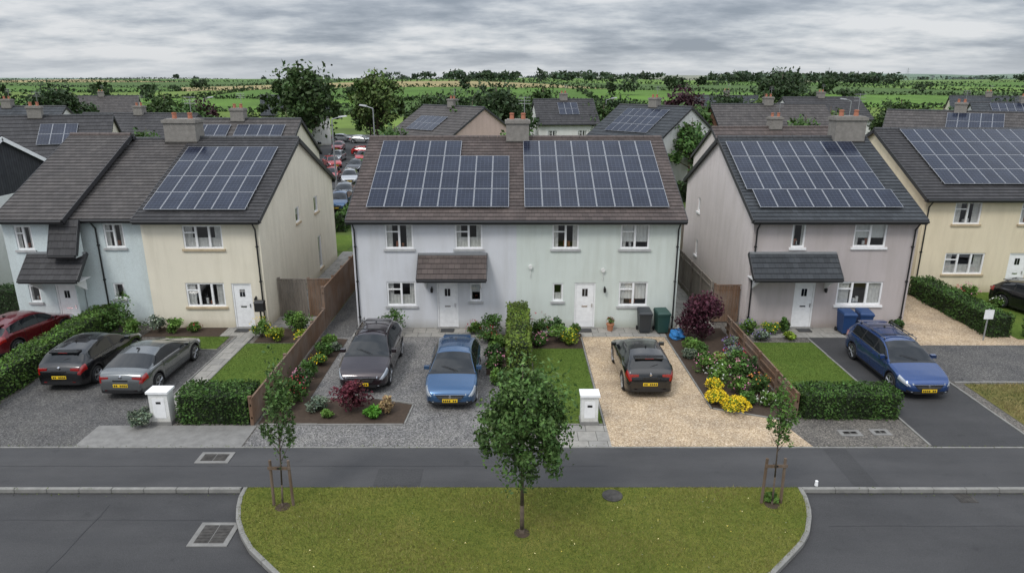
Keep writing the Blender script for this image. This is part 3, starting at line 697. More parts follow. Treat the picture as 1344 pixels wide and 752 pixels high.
cm_grey=car_mesh('sedan',4.6,1.84,1.42,paint('grey',(.15,.16,.165),.7))
cm_suv=car_mesh('hatch',4.5,1.86,1.62,paint('black_cherry',(.022,.013,.017),.4),rails=True,low=.26)
cm_blue=car_mesh('hatch',4.2,1.80,1.50,paint('blue',(.035,.095,.20),.6))
cm_hat=car_mesh('hatch',4.15,1.80,1.50,paint('jet',(.009,.009,.010)))
cm_est=car_mesh('estate',4.75,1.84,1.54,paint('royal_blue',(.016,.055,.185),.6),rails=True,low=.24)
cm_red=car_mesh('hatch',4.1,1.78,1.46,paint('dark_red',(.13,.010,.016)))
cm_wht=car_mesh('hatch',4.2,1.78,1.46,paint('silver',(.45,.46,.47),.6))
cm_brt=car_mesh('hatch',4.1,1.78,1.46,paint('bright_red',(.4,.02,.02)))
car('parked_car',cm_black,-16.4,24.9,pi); car('parked_car',cm_grey,-13.75,24.3,pi-.02)
car('parked_car',cm_suv,-5.42,24.75,.0); car('parked_car',cm_blue,-2.12,23.3,0)
car('parked_car',cm_hat,4.9,24.2,pi); car('parked_car',cm_est,14.7,24.35,0)
car('parked_car',cm_red,-21.0,27.6,pi-.15); car('parked_car',cm_black,25.6,31.3,.3)
for c_,x,y,r in((cm_brt,-23.5,90,.5),(cm_brt,-22.0,104,1.4),(cm_wht,-18.0,76,.2),(cm_brt,-28,112,.1),(cm_black,-19.5,86,.0),(cm_wht,-27,125,1.5),(cm_blue,-22,126,1.5),(cm_grey,-16.2,66,.1),(cm_wht,-31,128,1.5),(cm_black,-35,122,1.2),(cm_brt,-21.0,97,.1),(cm_wht,-24.5,97,.0),(cm_blue,-15.2,60,.05),(cm_brt,-20.5,78,.1)):
    car('parked_car',c_,x,y,r,0)

# ---------------------------------------------------------------- terrain & fields
def sst(a,b,x):
    t=np.clip((x-a)/(b-a),0,1); return t*t*(3-2*t)
def th(x,y):
    t=np.maximum(0,y-145)
    h=9.4*(1-np.exp(-t/150.))
    h=h+sst(165,340,y)*(1.9*np.sin(x/105+1.4)+.8*np.sin(x/47+y/150))*(1-.55*sst(450,900,y))
    h=h+sst(450,900,y)*(1.2+2.2*np.sin(x/190+2.6)+1.0*np.sin(x/75+.5))-sst(900,1400,y)*3
    h=h+sst(1400,2600,y)*(1+24*sst(-300,1500,x)+8*np.sin(x/420+.6)+4*np.sin(x/170))
    base=np.where(y>16.67,-.012,-.16)
    return base+h
us=np.linspace(-1.5,1.5,441)
ys=np.concatenate([[-60,-20,0,10,16.66,16.68,20,30,40,55,70,90,110,130],np.geomspace(145,3400,260)])
U,Yg=np.meshgrid(us,ys); Xg=U*np.maximum(Yg,145); Zg=th(Xg,Yg)
V=np.stack([Xg,Yg,Zg],-1).reshape(-1,3); nu=len(us); ny=len(ys)
ii=(np.arange(ny-1)[:,None]*nu+np.arange(nu-1)[None,:]).ravel(); F=np.stack([ii,ii+1,ii+nu+1,ii+nu],1)
yl=np.array([0,180,230,305,430,680,1150,2000,3500])
Yw=Yg*(1+.06*np.sin(Xg/(Yg*.35+20)+Yg/300))+Xg*.12
rowid=np.searchsorted(yl,Yw); wj=np.array([90,90,110,140,190,270,420,650,900,900])[rowid]
offs=rng.uniform(0,500,20)[rowid]; colid=np.floor((Xg+offs+(Yw-yl[np.clip(rowid-1,0,8)])*.6*np.sin(rowid*2.1))/wj).astype(int)
pal=np.array([(.085,.165,.025),(.070,.14,.022),(.11,.19,.035),(.08,.15,.028),(.24,.21,.085),(.12,.18,.035),(.060,.11,.025),(.28,.23,.11),(.10,.17,.03),(.13,.205,.04)])
cid=(rowid*7919+colid*104729)%9973; pid=(cid*31)%len(pal); col=pal[pid]
hz=(sst(400,2600,Yg)*.65)[...,None]; col=col*(1-hz)+np.array((.17,.21,.22))*hz  # atmospheric haze painted into the field colours, stronger with distance
near=(Yg<155); col[near]=(.075,.11,.025)
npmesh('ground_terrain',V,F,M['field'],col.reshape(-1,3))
diff=np.zeros_like(near); diff[:-1,:]|=(cid[1:]!=cid[:-1]); diff[:,:-1]|=(cid[:,1:]!=cid[:,:-1]); diff&=(Yg>155)&(Yg<2400)&(abs(U)<1.15)
bi=np.argwhere(diff); P=[];C=[];SZ=[]
for (a,b) in bi:
    x,y,z=Xg[a,b],Yg[a,b],Zg[a,b]; dx=.0072*max(y,150); far=min(1,max(0,(y-300)/2500))*.75
    ht=.9+R.random()*.7+y/1300; n=10
    tr=R.random()<.007
    if tr: n=80; ht=R.uniform(4.0,6.5)*(1+y/2500)
    p=np.empty((n,3))
    if tr:
        q=rng.normal(size=(n,3)); q/=np.linalg.norm(q,axis=1)[:,None]; rr=ht*.5
        p[:]=np.array([x,y,z+ht*.5])+q*np.array([rr*1.2,rr,rr*.85])*rng.uniform(.5,1,(n,1))
    else:
        p[:,0]=x+rng.uniform(-1,1,n)*dx*.6;p[:,1]=y+rng.uniform(-1,1,n)*.5;p[:,2]=z+rng.uniform(-.1,.9,n)*ht
    c=np.array((.026,.044,.017))*rng.uniform(.75,1.3,(n,1)); c=c*(1-far)+np.array((.10,.13,.14))*far  # leaf colour fades to blue-grey with distance: haze baked into the vertices
    P.append(p);C.append(c);SZ.append(np.full(n,(.45 if not tr else .8)*(1+y/750)))
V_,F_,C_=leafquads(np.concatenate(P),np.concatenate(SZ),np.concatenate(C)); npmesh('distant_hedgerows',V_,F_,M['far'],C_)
parts=[]
def blobtree(x,y,h,r,base,n=170,sz=.55):
    parts.append(cloud((x,y,float(th(np.array(x),np.array(y)))+h*.48),(r,r,h*.5),n,sz,base,clumps=7))
for k in range(84):
    y=R.uniform(108,160); x=R.uniform(-1.0,1.0)*y
    if -.30<x/y<-.12 and y<150: continue
    blobtree(x,y,R.uniform(3.5,7.2),R.uniform(2.2,4.6),R.choice([G1,G3,G2,(.04,.06,.02),(.03,.05,.02)]),230,.40)
for k in range(18):
    y=R.uniform(210,420); x=R.uniform(-.6,1)*y; blobtree(x,y,R.uniform(4,7),R.uniform(3,6),(.035,.055,.026),120,.8)
for c0 in range(9):
    y0=R.uniform(450,1000); x0=R.uniform(-.2,.85)*y0
    for k in range(14): blobtree(x0+R.uniform(-60,60),y0+R.uniform(-15,15),R.uniform(6,9),R.uniform(7,11),(.040,.060,.035),80,1.4)
for k in range(60):
    y=R.uniform(1100,1800); x=R.uniform(-.2,1)*y; blobtree(x,y,R.uniform(7,11),R.uniform(12,34),(.075,.10,.085),50,3.2)
V_,F_,C_=cat(parts); npmesh('distant_tree_line',V_,F_,M['far'],C_)
for (x,y) in((560,1500),(620,1400),(830,1500)):
    mb=MB()
    for s in(-1,1): mb.cyl((s*3,0,0),(0,0,26),.35,.2,'galv',4)
    for z in(15,19,23): mb.cyl((-5,0,z),(5,0,z),.2,.2,'galv',4)
    mb.obj('electricity_pylon',loc=(x,y,float(th(np.array(x*1.),np.array(y*1.)))))

# ---------------------------------------------------------------- ground sheets
def sheet(name,pts,z,mat):
    mb=MB(); mb.face([(x,y,z) for x,y in pts],mat); return mb.obj(name)
def rect(name,x0,x1,y0,y1,z,mat): return sheet(name,[(x0,y0),(x1,y0),(x1,y1),(x0,y1)],z,mat)
rect('road',-70,70,-30,16.6,-.13,'asph')
mb=MB(); mb.box(-70,70,16.66,18.78,-.15,.0,'asph2'); mb.obj('pavement')
# tar-sealed joints and a trench reinstatement in the surfacing
def tarline(name,pts,w,z):
    mb=MB()
    for (a,b) in zip(pts[:-1],pts[1:]):
        dx,dy=b[0]-a[0],b[1]-a[1]; L=math.hypot(dx,dy); nx,ny_=-dy/L*w/2,dx/L*w/2
        mb.face([(a[0]-nx,a[1]-ny_,z),(b[0]-nx,b[1]-ny_,z),(b[0]+nx,b[1]+ny_,z),(a[0]+nx,a[1]+ny_,z)],'tar')
    mb.obj(name)
tarline('tar_joint',[(x,15.35+.015*math.sin(x*2.3)) for x in np.arange(-24,-7.6,.6)],.022,-.126)
tarline('tar_joint',[(x,15.1+.015*math.sin(x*2.1)) for x in np.arange(8.2,26,.6)],.022,-.126)
tarline('tar_joint',[(-10.9+.02*math.sin(y*5),y) for y in np.arange(8,16.5,.5)],.02,-.122)
tarline('tar_joint',[(x,17.75+.012*math.sin(x*2.7)) for x in np.arange(-26,3,.6)],.016,.004)
rect('trench_patch',9.6,10.3,16.72,18.72,.004,'asph3'); rect('trench_patch',-3.9,-2.6,16.72,17.6,.008,'asph3')
rect('street',-33,-13.2,44,140,.01,'asph3'); rect('street',-90,60,139,144.5,.014,'asph3'); rect('street',-12.8,70,108,114,.012,'asph3')
rect('front_garden_ground',-34,34,18.80,30.4,.0,'g_mix')
rect('driveway',-18.0,-12.25,18.86,27.0,.006,'g_dark'); rect('driveway',-30,-19.1,18.86,29.2,.006,'g_dark')
rect('garden_path',-12.2,-11.5,20.2,29.3,.012,'conc'); rect('concrete_apron',-13.6,-8.4,18.84,20.2,.016,'concp')
rect('garden_lawn',-15.3,-12.5,26.8,28.3,.020,'lawn'); rect('garden_lawn',-11.45,-9.2,21.5,27.5,.020,'lawn')
rect('driveway',-8.35,-.45,18.86,28.3,.006,'g_grey')
rect('front_patio',-7.1,7.6,28.3,29.5,.014,'conc'); rect('front_patio',-16.4,-11,28.4,29.5,.014,'conc'); rect('front_patio',10.6,14.8,28.2,29.5,.014,'conc')
rect('flower_bed',-11.2,-8.6,27.6,29.3,.024,'soil'); rect('flower_bed',-16.4,-13,28.3,29.45,.024,'soil')
sheet('flower_bed',[(-8.4,20.3),(-3.6,20.3),(-3.5,21.7),(-4.8,22.1),(-7.2,22.2),(-7.2,28.0),(-8.4,28.2)],.020,'soil')
rect('flower_bed',-1.0,-.2,24.2,28.6,.020,'soil'); rect('flower_bed',.8,3.1,26.9,28.7,.022,'soil')
rect('garden_lawn',.85,3.0,20.3,26.9,.018,'lawn'); rect('concrete_apron',1.5,3.1,18.84,20.2,.016,'conc')
sheet('driveway',[(3.1,18.86),(9.35,18.86),(8.9,20.6),(6.9,21.4),(6.75,28.3),(3.1,28.3)],.010,'g_beige')
sheet('flower_bed',[(8.95,20.65),(9.55,20.65),(9.55,29.4),(6.85,29.4),(6.95,21.45)],.018,'soil')
rect('garden_lawn',9.75,13.0,21.8,27.6,.018,'lawn'); rect('driveway',13.05,16.4,18.86,28.2,.012,'asph3')
rect('gravel_strip',9.4,12.95,18.86,20.6,.010,'g_mix'); rect('driveway',16.5,23,26.6,35,.008,'g_beige'); rect('driveway',16.6,30,23.6,27.3,.012,'g_dark')
rect('rough_grass_verge',16.9,34,18.9,23.4,.014,'dry'); rect('side_path',-8.5,-7.1,28.3,44,.010,'g_dark'); rect('side_path',-11.2,-8.6,29.5,44,.010,'conc'); rect('side_path',7.5,9.3,28.3,44,.010,'conc'); rect('garden_lawn',22.2,34,28,34.9,.02,'lawn')
rect('garden_lawn',-33,-11,44,49,.016,'lawn')
mb=MB()
def edge(x0,y0,x1,y1,w=.05,h=.05,mat='kerb'):
    L=math.hypot(x1-x0,y1-y0); n=max(1,int(L/.9)); dx,dy=(x1-x0)/L,(y1-y0)/L; nx,ny_=-dy*w/2,dx*w/2
    for i in range(n):
        a=L*i/n+.006;b=L*(i+1)/n-.006; j=R.uniform(-.006,.006)
        A=(x0+dx*a,y0+dy*a);B=(x0+dx*b,y0+dy*b)
        mb.hexa([(A[0]-nx,A[1]-ny_,-.12),(A[0]+nx,A[1]+ny_,-.12),(B[0]+nx,B[1]+ny_,-.12),(B[0]-nx,B[1]-ny_,-.12),(A[0]-nx,A[1]-ny_,h+j),(A[0]+nx,A[1]+ny_,h+j),(B[0]+nx,B[1]+ny_,h+j),(B[0]-nx,B[1]-ny_,h+j)],mat)
edge(-34,18.82,34,18.82,.06,.014)
edge(-12.22,20.2,-12.22,28.3); edge(-11.47,20.2,-11.47,28.3); edge(-15.4,26.75,-12.4,26.75)
edge(-3.55,20.3,-3.45,21.7);edge(-8.3,20.25,-3.6,20.25);edge(-3.45,21.75,-4.8,22.15);edge(-4.8,22.15,-7.15,22.25)
edge(3.05,20.2,3.05,28.2);edge(6.9,21.4,6.78,28.2);edge(6.95,21.38,8.95,20.6);edge(.82,20.25,3,20.25)
edge(13.02,18.9,13.02,28.1,.07,.04);edge(16.45,18.9,16.45,28.2,.07,.04);edge(16.6,23.5,30,23.5,.08,.06)
mb.obj('garden_edging',bevel=.006)
mb=MB(); edge(-40,16.6,-7.55,16.6,.12,.012); edge(8.1,16.6,40,16.6,.12,.012); mb.obj('kerb',bevel=.012)
isl=[(-7.45,16.66),(-7.42,16.2),(-7.3,15.74),(-7.1,15.2),(-6.77,14.62),(-6.35,14.05),(-5.9,13.62),(-5.3,13.05),(-4.5,12.5),(-3.4,12.0),(-2,11.6),(0,11.4),(2.3,11.6),(3.8,11.95),(5.0,12.45),(6.0,13.18),(6.75,13.9),(7.15,14.3),(7.45,14.7),(7.75,15.3),(7.9,15.7),(8.02,16.2),(8.05,16.66)]
sheet('grass_island',isl,-.004,'isl')
mb=MB()
for a,b in zip(isl[:-1],isl[1:]): edge(a[0],a[1],b[0],b[1],.12,.012)
mb.obj('island_kerb',bevel=.012)
def inpoly(x,y,poly):
    c=np.zeros(len(x),bool); n=len(poly)
    for i in range(n):
        x1,y1=poly[i];x2,y2=poly[(i+1)%n]
        k=((y1>y)!=(y2>y))&(x<(x2-x1)*(y-y1)/(y2-y1+1e-12)+x1); c^=k
    return c
def blades(name,poly,n,h,c1,c2,z,w=.008):
    px=[p[0] for p in poly];py=[p[1] for p in poly]
    x=rng.uniform(min(px),max(px),n);y=rng.uniform(min(py),max(py),n);k=inpoly(x,y,poly);x=x[k];y=y[k];n=len(x)
    a=rng.uniform(0,6.28,n);hh=h*rng.uniform(.4,1.3,n)
    wv=(np.sin(x*1.3+np.sin(y*1.7)*2)+np.sin(y*2.1+x*.8))*.25+.5
    hh*=.7+.6*wv
    P0=np.stack([x-np.cos(a)*w,y-np.sin(a)*w,np.full(n,z)],1);P1=np.stack([x+np.cos(a)*w,y+np.sin(a)*w,np.full(n,z)],1)
    P2=np.stack([x+rng.normal(0,.4,n)*hh,y+rng.normal(0,.4,n)*hh,z+hh],1)
    V=np.stack([P0,P1,P2],1).reshape(-1,3);F=np.arange(3*n).reshape(-1,3)
    t=np.clip(wv+rng.normal(0,.3,n),0,1)[:,None]; c=np.array(c1)*(1-t)+np.array(c2)*t; c=c*rng.uniform(.65,1.35,(n,1))
    npmesh(name,V,F,M['blade'],np.repeat(c,3,axis=0))
blades('island_grass_blades',isl,110000,.045,(.085,.130,.022),(.21,.190,.06),-.004)
def rp(x0,x1,y0,y1): return [(x0,y0),(x1,y0),(x1,y1),(x0,y1)]
for q in((-15.3,-12.5,26.8,28.3),(-11.45,-9.2,21.5,27.5),(.85,3.0,20.3,26.9),(9.75,13.0,21.8,27.6)):
    blades('lawn_grass_blades',rp(*q),int((q[1]-q[0])*(q[3]-q[2])*900),.04,(.065,.115,.022),(.12,.17,.035),.02)
blades('verge_grass_blades',rp(17,30,19,23.4),22000,.09,(.08,.10,.03),(.25,.20,.09),.014,.012)
n=1100; x=rng.uniform(-30,30,n); y=np.where(rng.random(n)<.5,16.5,18.86)+rng.normal(0,.05,n); z=np.where(y<16.55,-.115,.022)
V_,F_,C_=leafquads(np.stack([x,y,z],1),.022,np.array((.07,.09,.025))*rng.uniform(.5,1.8,(n,1))*np.ones((n,3))); npmesh('kerb_weeds',V_,F_,M['leaf'],C_)
# small yellow/white wild flowers on the island
n=260; x=rng.uniform(-6.5,7.2,n); y=rng.uniform(12.5,16.4,n); k=inpoly(x,y,isl); x=x[k];y=y[k]; n=len(x)
V_,F_,C_=leafquads(np.stack([x,y,np.full(n,.045)],1),.016,np.where(rng.random((n,1))<.6,1,0)*np.array((.5,.38,.03))+np.where(rng.random((n,1))<.4,1,0)*np.array((.3,.3,.3))+.05); npmesh('wild_flowers',V_,F_,M['leaf'],C_)
def manhole(name,x,y,w,d,z):
    mb=MB(); mb.box(-w/2,w/2,-d/2,d/2,-.02,.008,'concp'); a=.12
    for i in range(2):
        x0=-w/2+a+i*(w-2*a)/2+.01;x1=-w/2+a+(i+1)*(w-2*a)/2-.01
        mb.box(x0,x1,-d/2+a,d/2-a,.0,.014,'iron')
        for k in range(5):
            yy=-d/2+a+.05+k*(d-2*a-.1)/5; mb.box(x0+.04,x1-.04,yy,yy+.04,.014,.02,'iron')
    mb.obj(name,loc=(x,y,z))
manhole('manhole_cover',-7.55-.0,14.75,1.0,.95,-.116); manhole('manhole_cover',-8.95,18.2,1.0,.62,.012); manhole('utility_cover',10.9,19.7,.7,.4,.012)
mb=MB(); mb.cyl((0,0,-.02),(0,0,.02),.28,.28,'iron',24); mb.cyl((0,0,.02),(0,0,.026),.22,.22,'iron',24); mb.obj('drain_cover',loc=(2.75,16.25,0))
manhole('utility_cover',11.9,19.75,.6,.4,.012)
for gx in(-14.5,12.5):
    mb=MB(); mb.box(-.24,.24,-.2,.2,-.02,.006,'iron')
    for k in range(6): mb.box(-.2+k*.07,-.165+k*.07,-.16,.16,.006,.012,'iron')
    mb.obj('road_gully',loc=(gx,16.32,-.126))

# ---------------------------------------------------------------- fences, pillars, bins
def fence(name,x0,y0,x1,y1,h,mat='fence',bw=.11,gap=.012,z=0):
    L=math.hypot(x1-x0,y1-y0); e=MB(); n=int(L/(bw+gap))
    for i in range(n):
        a=i*(bw+gap); hh=h+R.uniform(-.012,.012); e.box(a,a+bw,-.012,.010+R.uniform(0,.004),.05,hh,mat)
    for k in range(int(L/1.8)+1):
        a=min(k*1.8,L-.09); e.box(a,a+.09,.012,.10,0,h+.07,mat); e.box(a-.01,a+.10,.004,.11,h+.07,h+.10,mat)
    for zz in(.25,h-.25): e.box(0,L,.0145,.06,zz,zz+.07,mat)
    e.box(0,L,-.03,.03,h+.015,h+.05,mat)
    ob=e.obj(name); ob.location=(x0,y0,z); ob.rotation_euler=(0,0,math.atan2(y1-y0,x1-x0)); return ob
fence('wooden_fence',-8.5,20.2,-8.5,29.4,.95); fence('wooden_fence',-8.5,29.4,-8.5,43,1.9); fence('wooden_fence',-11.1,31,-9.7,31,1.85,'fenceg'); fence('wooden_fence',-9.7,31,-8.55,31,1.85)
fence('wooden_fence',9.62,20.8,9.62,28.8,.8); fence('wooden_fence',9.3,30.2,9.3,43,1.9,'fenceg'); fence('garden_gate',9.35,30.2,10.6,30.2,1.8)
fence('wooden_fence',-8.4,43.5,9.2,43.5,1.8,'fenceg'); fence('wooden_fence',-33,44,-12,44,1.8,'fenceg'); fence('wooden_fence',9.4,43.5,36,49,1.8,'fenceg')
def pillar(x,y,w,h,d=.42):
    mb=MB(); mb.box(-w/2,w/2,-d/2,d/2,0,h,'w_white'); mb.box(-w/2-.05,w/2+.05,-d/2-.05,d/2+.05,h,h+.08,'white'); mb.box(-w/2-.03,w/2+.03,-d/2-.03,d/2+.03,0,.12,'concp')
    mb.box(-w*.32,w*.32,-d/2-.012,-d/2,.25,h-.16,'white'); mb.box(-.08,.08,-d/2-.016,-d/2-.012,h-.36,h-.28,'black'); mb.obj('meter_pillar',loc=(x,y,.01),bevel=.012)
pillar(-11.55,20.45,.62,1.12); pillar(2.55,20.45,.55,1.0)
def bin_(name,x,y,mat,rz=0):
    mb=MB(); w,d,h=.29,.35,.95
    mb.hexa([(-w*.8,-d*.75,.06),(w*.8,-d*.75,.06),(w*.8,d*.75,.06),(-w*.8,d*.75,.06),(-w,-d,h),(w,-d,h),(w,d,h),(-w,d,h)],mat)
    mb.hexa([(-w-.02,-d-.03,h),(w+.02,-d-.03,h),(w+.02,d,h),(-w-.02,d,h),(-w+.02,-d+.03,h+.07),(w-.02,-d+.03,h+.07),(w-.02,d,h+.10),(-w+.02,d,h+.10)],mat)
    mb.cyl((-w,d+.05,h),(w,d+.05,h),.02,.02,mat,8)
    for s in(-1,1): mb.cyl((s*w*.85,d*.8,.1),(s*(w*.85+.05),d*.8,.1),.1,.1,'tyre',14)
    mb.box(-w-.02,w+.02,-d-.02,-d+.0,h-.08,h,mat)
    ob=mb.obj(name,bevel=.015); ob.location=(x,y,.02); ob.rotation_euler=(0,0,rz)
bin_('wheelie_bin',5.95,28.95,'bin_d'); bin_('wheelie_bin',6.72,28.9,'bin_g',.1); bin_('wheelie_bin',14.95,28.8,'bin_b'); bin_('wheelie_bin',15.75,28.85,'bin_b',-.1)
def lump(name,x,y,r,mat,sq=(1,1,.7),amp=.18,z=.0):
    bm=bmesh.new(); bmesh.ops.create_icosphere(bm,subdivisions=3,radius=r)
    for v in bm.verts:
        k=1+amp*math.sin(v.co.x*14/r*.3+1)*math.cos(v.co.y*11/r*.3)+amp*.5*math.sin(v.co.z*25/r*.3+v.co.x*9); v.co=Vector((v.co.x*k*sq[0],v.co.y*k*sq[1],max(-r*.55,v.co.z*k)*sq[2]))
    me=bpy.data.meshes.new(name); bm.to_mesh(me); me.materials.append(M[mat]); ob=bpy.data.objects.new(name,me); S.collection.objects.link(ob); ob.location=(x,y,z+r*.4)
lump('recycling_bag',7.3,28.2,.36,'bluebag')
mb=MB(); mb.cyl((0,0,0),(0,0,.32),.12,.17,'terra',16); mb.cyl((0,0,.28),(0,0,.33),.185,.185,'terra',16); mb.obj('plant_pot',loc=(4.45,29.1,.02))
shrub('potted_plant',4.45,29.1,.2,.35,G2,(.5,.05,.05),200,.04,30,z=.3)
mb=MB(); mb.box(-.2,.2,-.15,.15,1.0,1.4,'black'); mb.cyl((0,0,0),(0,0,1.0),.04,.04,'black',8); mb.hexa([(-.22,-.18,1.4),(.22,-.18,1.4),(.22,.18,1.4),(-.22,.18,1.4),(-.2,-.05,1.5),(.2,-.05,1.5),(.2,.05,1.5),(-.2,.05,1.5)],'black'); mb.obj('post_box',loc=(-11.25,28.9,.02))
mb=MB(); mb.cyl((0,0,0),(0,0,1.45),.03,.03,'galv',10); mb.box(-.2,.2,-.05,-.036,1.0,1.42,'white'); mb.obj('street_sign',loc=(20.6,27.9,0))
mb=MB(); mb.cyl((0,0,0),(0,0,.14),.05,.035,'white',10);mb.cyl((0,0,.14),(0,0,.16),.045,.02,'white',10); mb.obj('marker_post',loc=(8.55,16.75,0))
def lamp(x,y,h=6,rz=0):
    mb=MB(); mb.cyl((0,0,0),(0,0,1.2),.12,.11,'galv',10); mb.cyl((0,0,1.2),(0,0,h),.09,.06,'galv',10)
    mb.cyl((0,0,h),(.9,0,h+.25),.05,.045,'galv',8); mb.hexa([(.7,-.14,h+.18),(1.6,-.14,h+.3),(1.6,.14,h+.3),(.7,.14,h+.18),(.75,-.08,h+.34),(1.5,-.08,h+.42),(1.5,.08,h+.42),(.75,.08,h+.34)],'galv')
    ob=mb.obj('street_lamp',loc=(x,y,0)); ob.rotation_euler=(0,0,rz)
lamp(-14.6,74,8,2.8); lamp(-18.5,72,7,0); lamp(14,105,8,0); lamp(48,100,8,3.1); lamp(-48,110,8,0)

# ---------------------------------------------------------------- hedges and plants
hedge('garden_hedge',-19.15,-18.1,19.6,30.2,1.0,G2)
hedge('garden_hedge',-11.0,-8.65,20.25,21.5,1.05,G1,420)
hedge('garden_hedge',-.15,.68,23.8,28.7,1.5,(.085,.125,.02),380)
hedge('garden_hedge',9.75,12.95,20.6,21.7,.9,G1,420)
hedge('garden_hedge',21.0,22.0,28.2,34.6,1.0,G1); hedge('garden_hedge',22.6,27,27.4,28.4,.9,G1,260); hedge('garden_hedge',-30,-23.2,30.5,31.5,1.5,G3,200)
RED=(.40,.03,.05);PK=(.55,.22,.32);YE=(.72,.52,.02);WH=(.62,.62,.58);LV=(.20,.15,.35);OR=(.55,.22,.05)
sh=[('garden_shrub',-12.15,20.15,.42,.62,GG,None),
 ('garden_shrub',-17.6,29.0,.8,1.7,G1,None),('garden_shrub',-16.9,28.6,.6,.9,G2,None),('garden_shrub',-15.9,28.9,.5,.8,GG,WH),('garden_shrub',-15.2,28.8,.45,.7,G2,None),('garden_shrub',-14.3,28.9,.35,.4,G2,RED),('garden_shrub',-22.2,28.6,.5,.7,G2,WH),('garden_shrub',-21.4,28.7,.5,.6,G1,RED),
 ('flowering_shrub',-11.1,28.3,.5,.9,G2,YE),('flowering_shrub',-10.3,27.8,.42,.6,GY,YE),('garden_shrub',-9.4,28.6,.65,1.35,G2,None),('garden_shrub',-9.9,29.3,.5,.9,G1,None),('garden_shrub',-8.95,27.2,.4,.7,GY,YE),
 ('garden_shrub',-7.8,27.2,.42,.55,G2,None),('garden_shrub',-7.7,26.1,.45,.6,G1,None),('garden_shrub',-7.7,25.1,.4,.5,G2,YE),('garden_shrub',-7.8,24.0,.45,.75,G1,None),('garden_shrub',-7.7,22.9,.45,.8,G3,PK),('garden_shrub',-7.7,22.0,.5,.9,G1,RED),('garden_shrub',-7.9,21.2,.45,.7,G2,None),('garden_shrub',-7.4,26.7,.3,.35,GG,None),
 ('garden_shrub',-6.7,21.3,.45,.5,GG,None),('garden_shrub',-4.3,21.1,.33,.6,(.20,.14,.07),None),('garden_shrub',-4.75,20.75,.38,.38,(.05,.14,.015),None),('garden_shrub',-6.2,20.75,.25,.25,G2,None),
 ('garden_shrub',-5.25,28.6,.65,1.3,G1,None),('garden_shrub',-1.0,27.6,.5,.7,G1,RED),('garden_shrub',-.6,26.5,.45,.8,G2,None),('garden_shrub',-.7,25.4,.45,.9,G3,None),('garden_shrub',-.65,24.4,.5,.9,G1,PK),('garden_shrub',-.9,28.5,.6,1.1,G1,None),('garden_shrub',-1.7,28.7,.4,.6,G2,RED),('garden_shrub',-.5,23.3,.4,.6,G2,None),
 ('garden_shrub',1.2,28.2,.6,1.1,G1,RED),('garden_shrub',2.0,27.6,.6,.9,G2,None),('flowering_shrub',2.5,27.3,.45,.7,GY,YE),('garden_shrub',1.2,27.2,.4,.6,G1,PK),('garden_shrub',1.9,28.4,.5,.9,G3,None),('garden_shrub',2.7,28.2,.4,.7,G2,None),('garden_shrub',.95,23.8,.25,.4,G1,None),
 ('lavender_bush',9.0,25.7,.5,.6,GG,LV),('garden_shrub',7.5,26.6,.5,.6,G2,None),('garden_shrub',7.7,25.4,.55,.9,G1,None),('garden_shrub',8.7,24.7,.6,1.0,G1,RED),('rose_bush',7.5,24.4,.5,.8,G2,PK),('rose_bush',8.6,23.6,.55,.95,G1,PK),('rose_bush',7.6,23.3,.5,.8,G2,WH),('garden_shrub',8.9,22.6,.5,.75,G1,OR),('rose_bush',8.2,22.5,.4,.7,G2,PK),('garden_shrub',8.9,21.6,.45,.5,G2,WH),('garden_shrub',8.2,21.7,.4,.45,G1,None),('lavender_bush',9.2,26.8,.4,.6,GG,LV),('garden_shrub',8.1,24.1,.45,.7,G2,None),('garden_shrub',8.1,25.0,.45,.6,(.09,.12,.03),None),('garden_shrub',9.1,24.0,.4,.8,G3,None),('garden_shrub',7.3,25.9,.35,.45,GG,None),
 ('garden_shrub',10.6,28.6,.5,.7,G2,LV),('garden_shrub',11.6,28.7,.5,.55,G2,YE),('lavender_bush',10.9,27.9,.4,.45,GG,LV),('garden_shrub',12.3,28.9,.35,.7,G1,None),('garden_shrub',12.2,28.0,.35,.35,GY,None),
 ('garden_shrub',17.4,29.0,.4,.6,G3,None),('garden_shrub',22.8,33.5,.5,.8,G1,RED),('garden_shrub',23.8,33.9,.5,.8,G2,PK),('flowering_shrub',25.2,33.2,.55,.9,GY,YE),('garden_shrub',24.3,32.4,.4,.6,G2,WH),('garden_shrub',27.5,31.0,.6,1,G1,None),('garden_shrub',7.0,16.05,.25,.12,G2,None),('garden_shrub',22.9,31.4,.5,.7,G2,None)]
for (n_,x,y,r,h,c,f) in sh: shrub(n_,x,y,r,h,c,f)
YB=(.17,.21,.02)
shrub('yellow_flower_bush',7.15,21.75,.42,.5,YB,YE,600,.045,420,.04); shrub('yellow_flower_bush',7.65,21.15,.5,.5,YB,YE,700,.045,520,.04); shrub('yellow_flower_bush',7.35,22.7,.35,.5,YB,YE,450,.045,200,.04)
shrub('purple_leaf_shrub',8.3,27.9,1.25,2.2,PU,None,4200,.07); shrub('purple_leaf_shrub',-5.55,21.15,.72,1.15,(.06,.013,.019),None,1800,.055)
tc=tree_meshes(4.95,1.22,3.6,.06,12000,.058,(.050,.092,.024),44,18)
tree('street_tree',.25,14.65,tc)
t1=tree_meshes(4.4,.48,3.3,.03,1700,.052,(.048,.086,.024),14,12,.12); tree('young_tree',-6.12,15.75,t1,1,.6)
t2=tree_meshes(3.9,.42,2.5,.028,900,.052,(.06,.115,.024),9,10,-.05); tree('young_tree',6.98,15.85,t2)
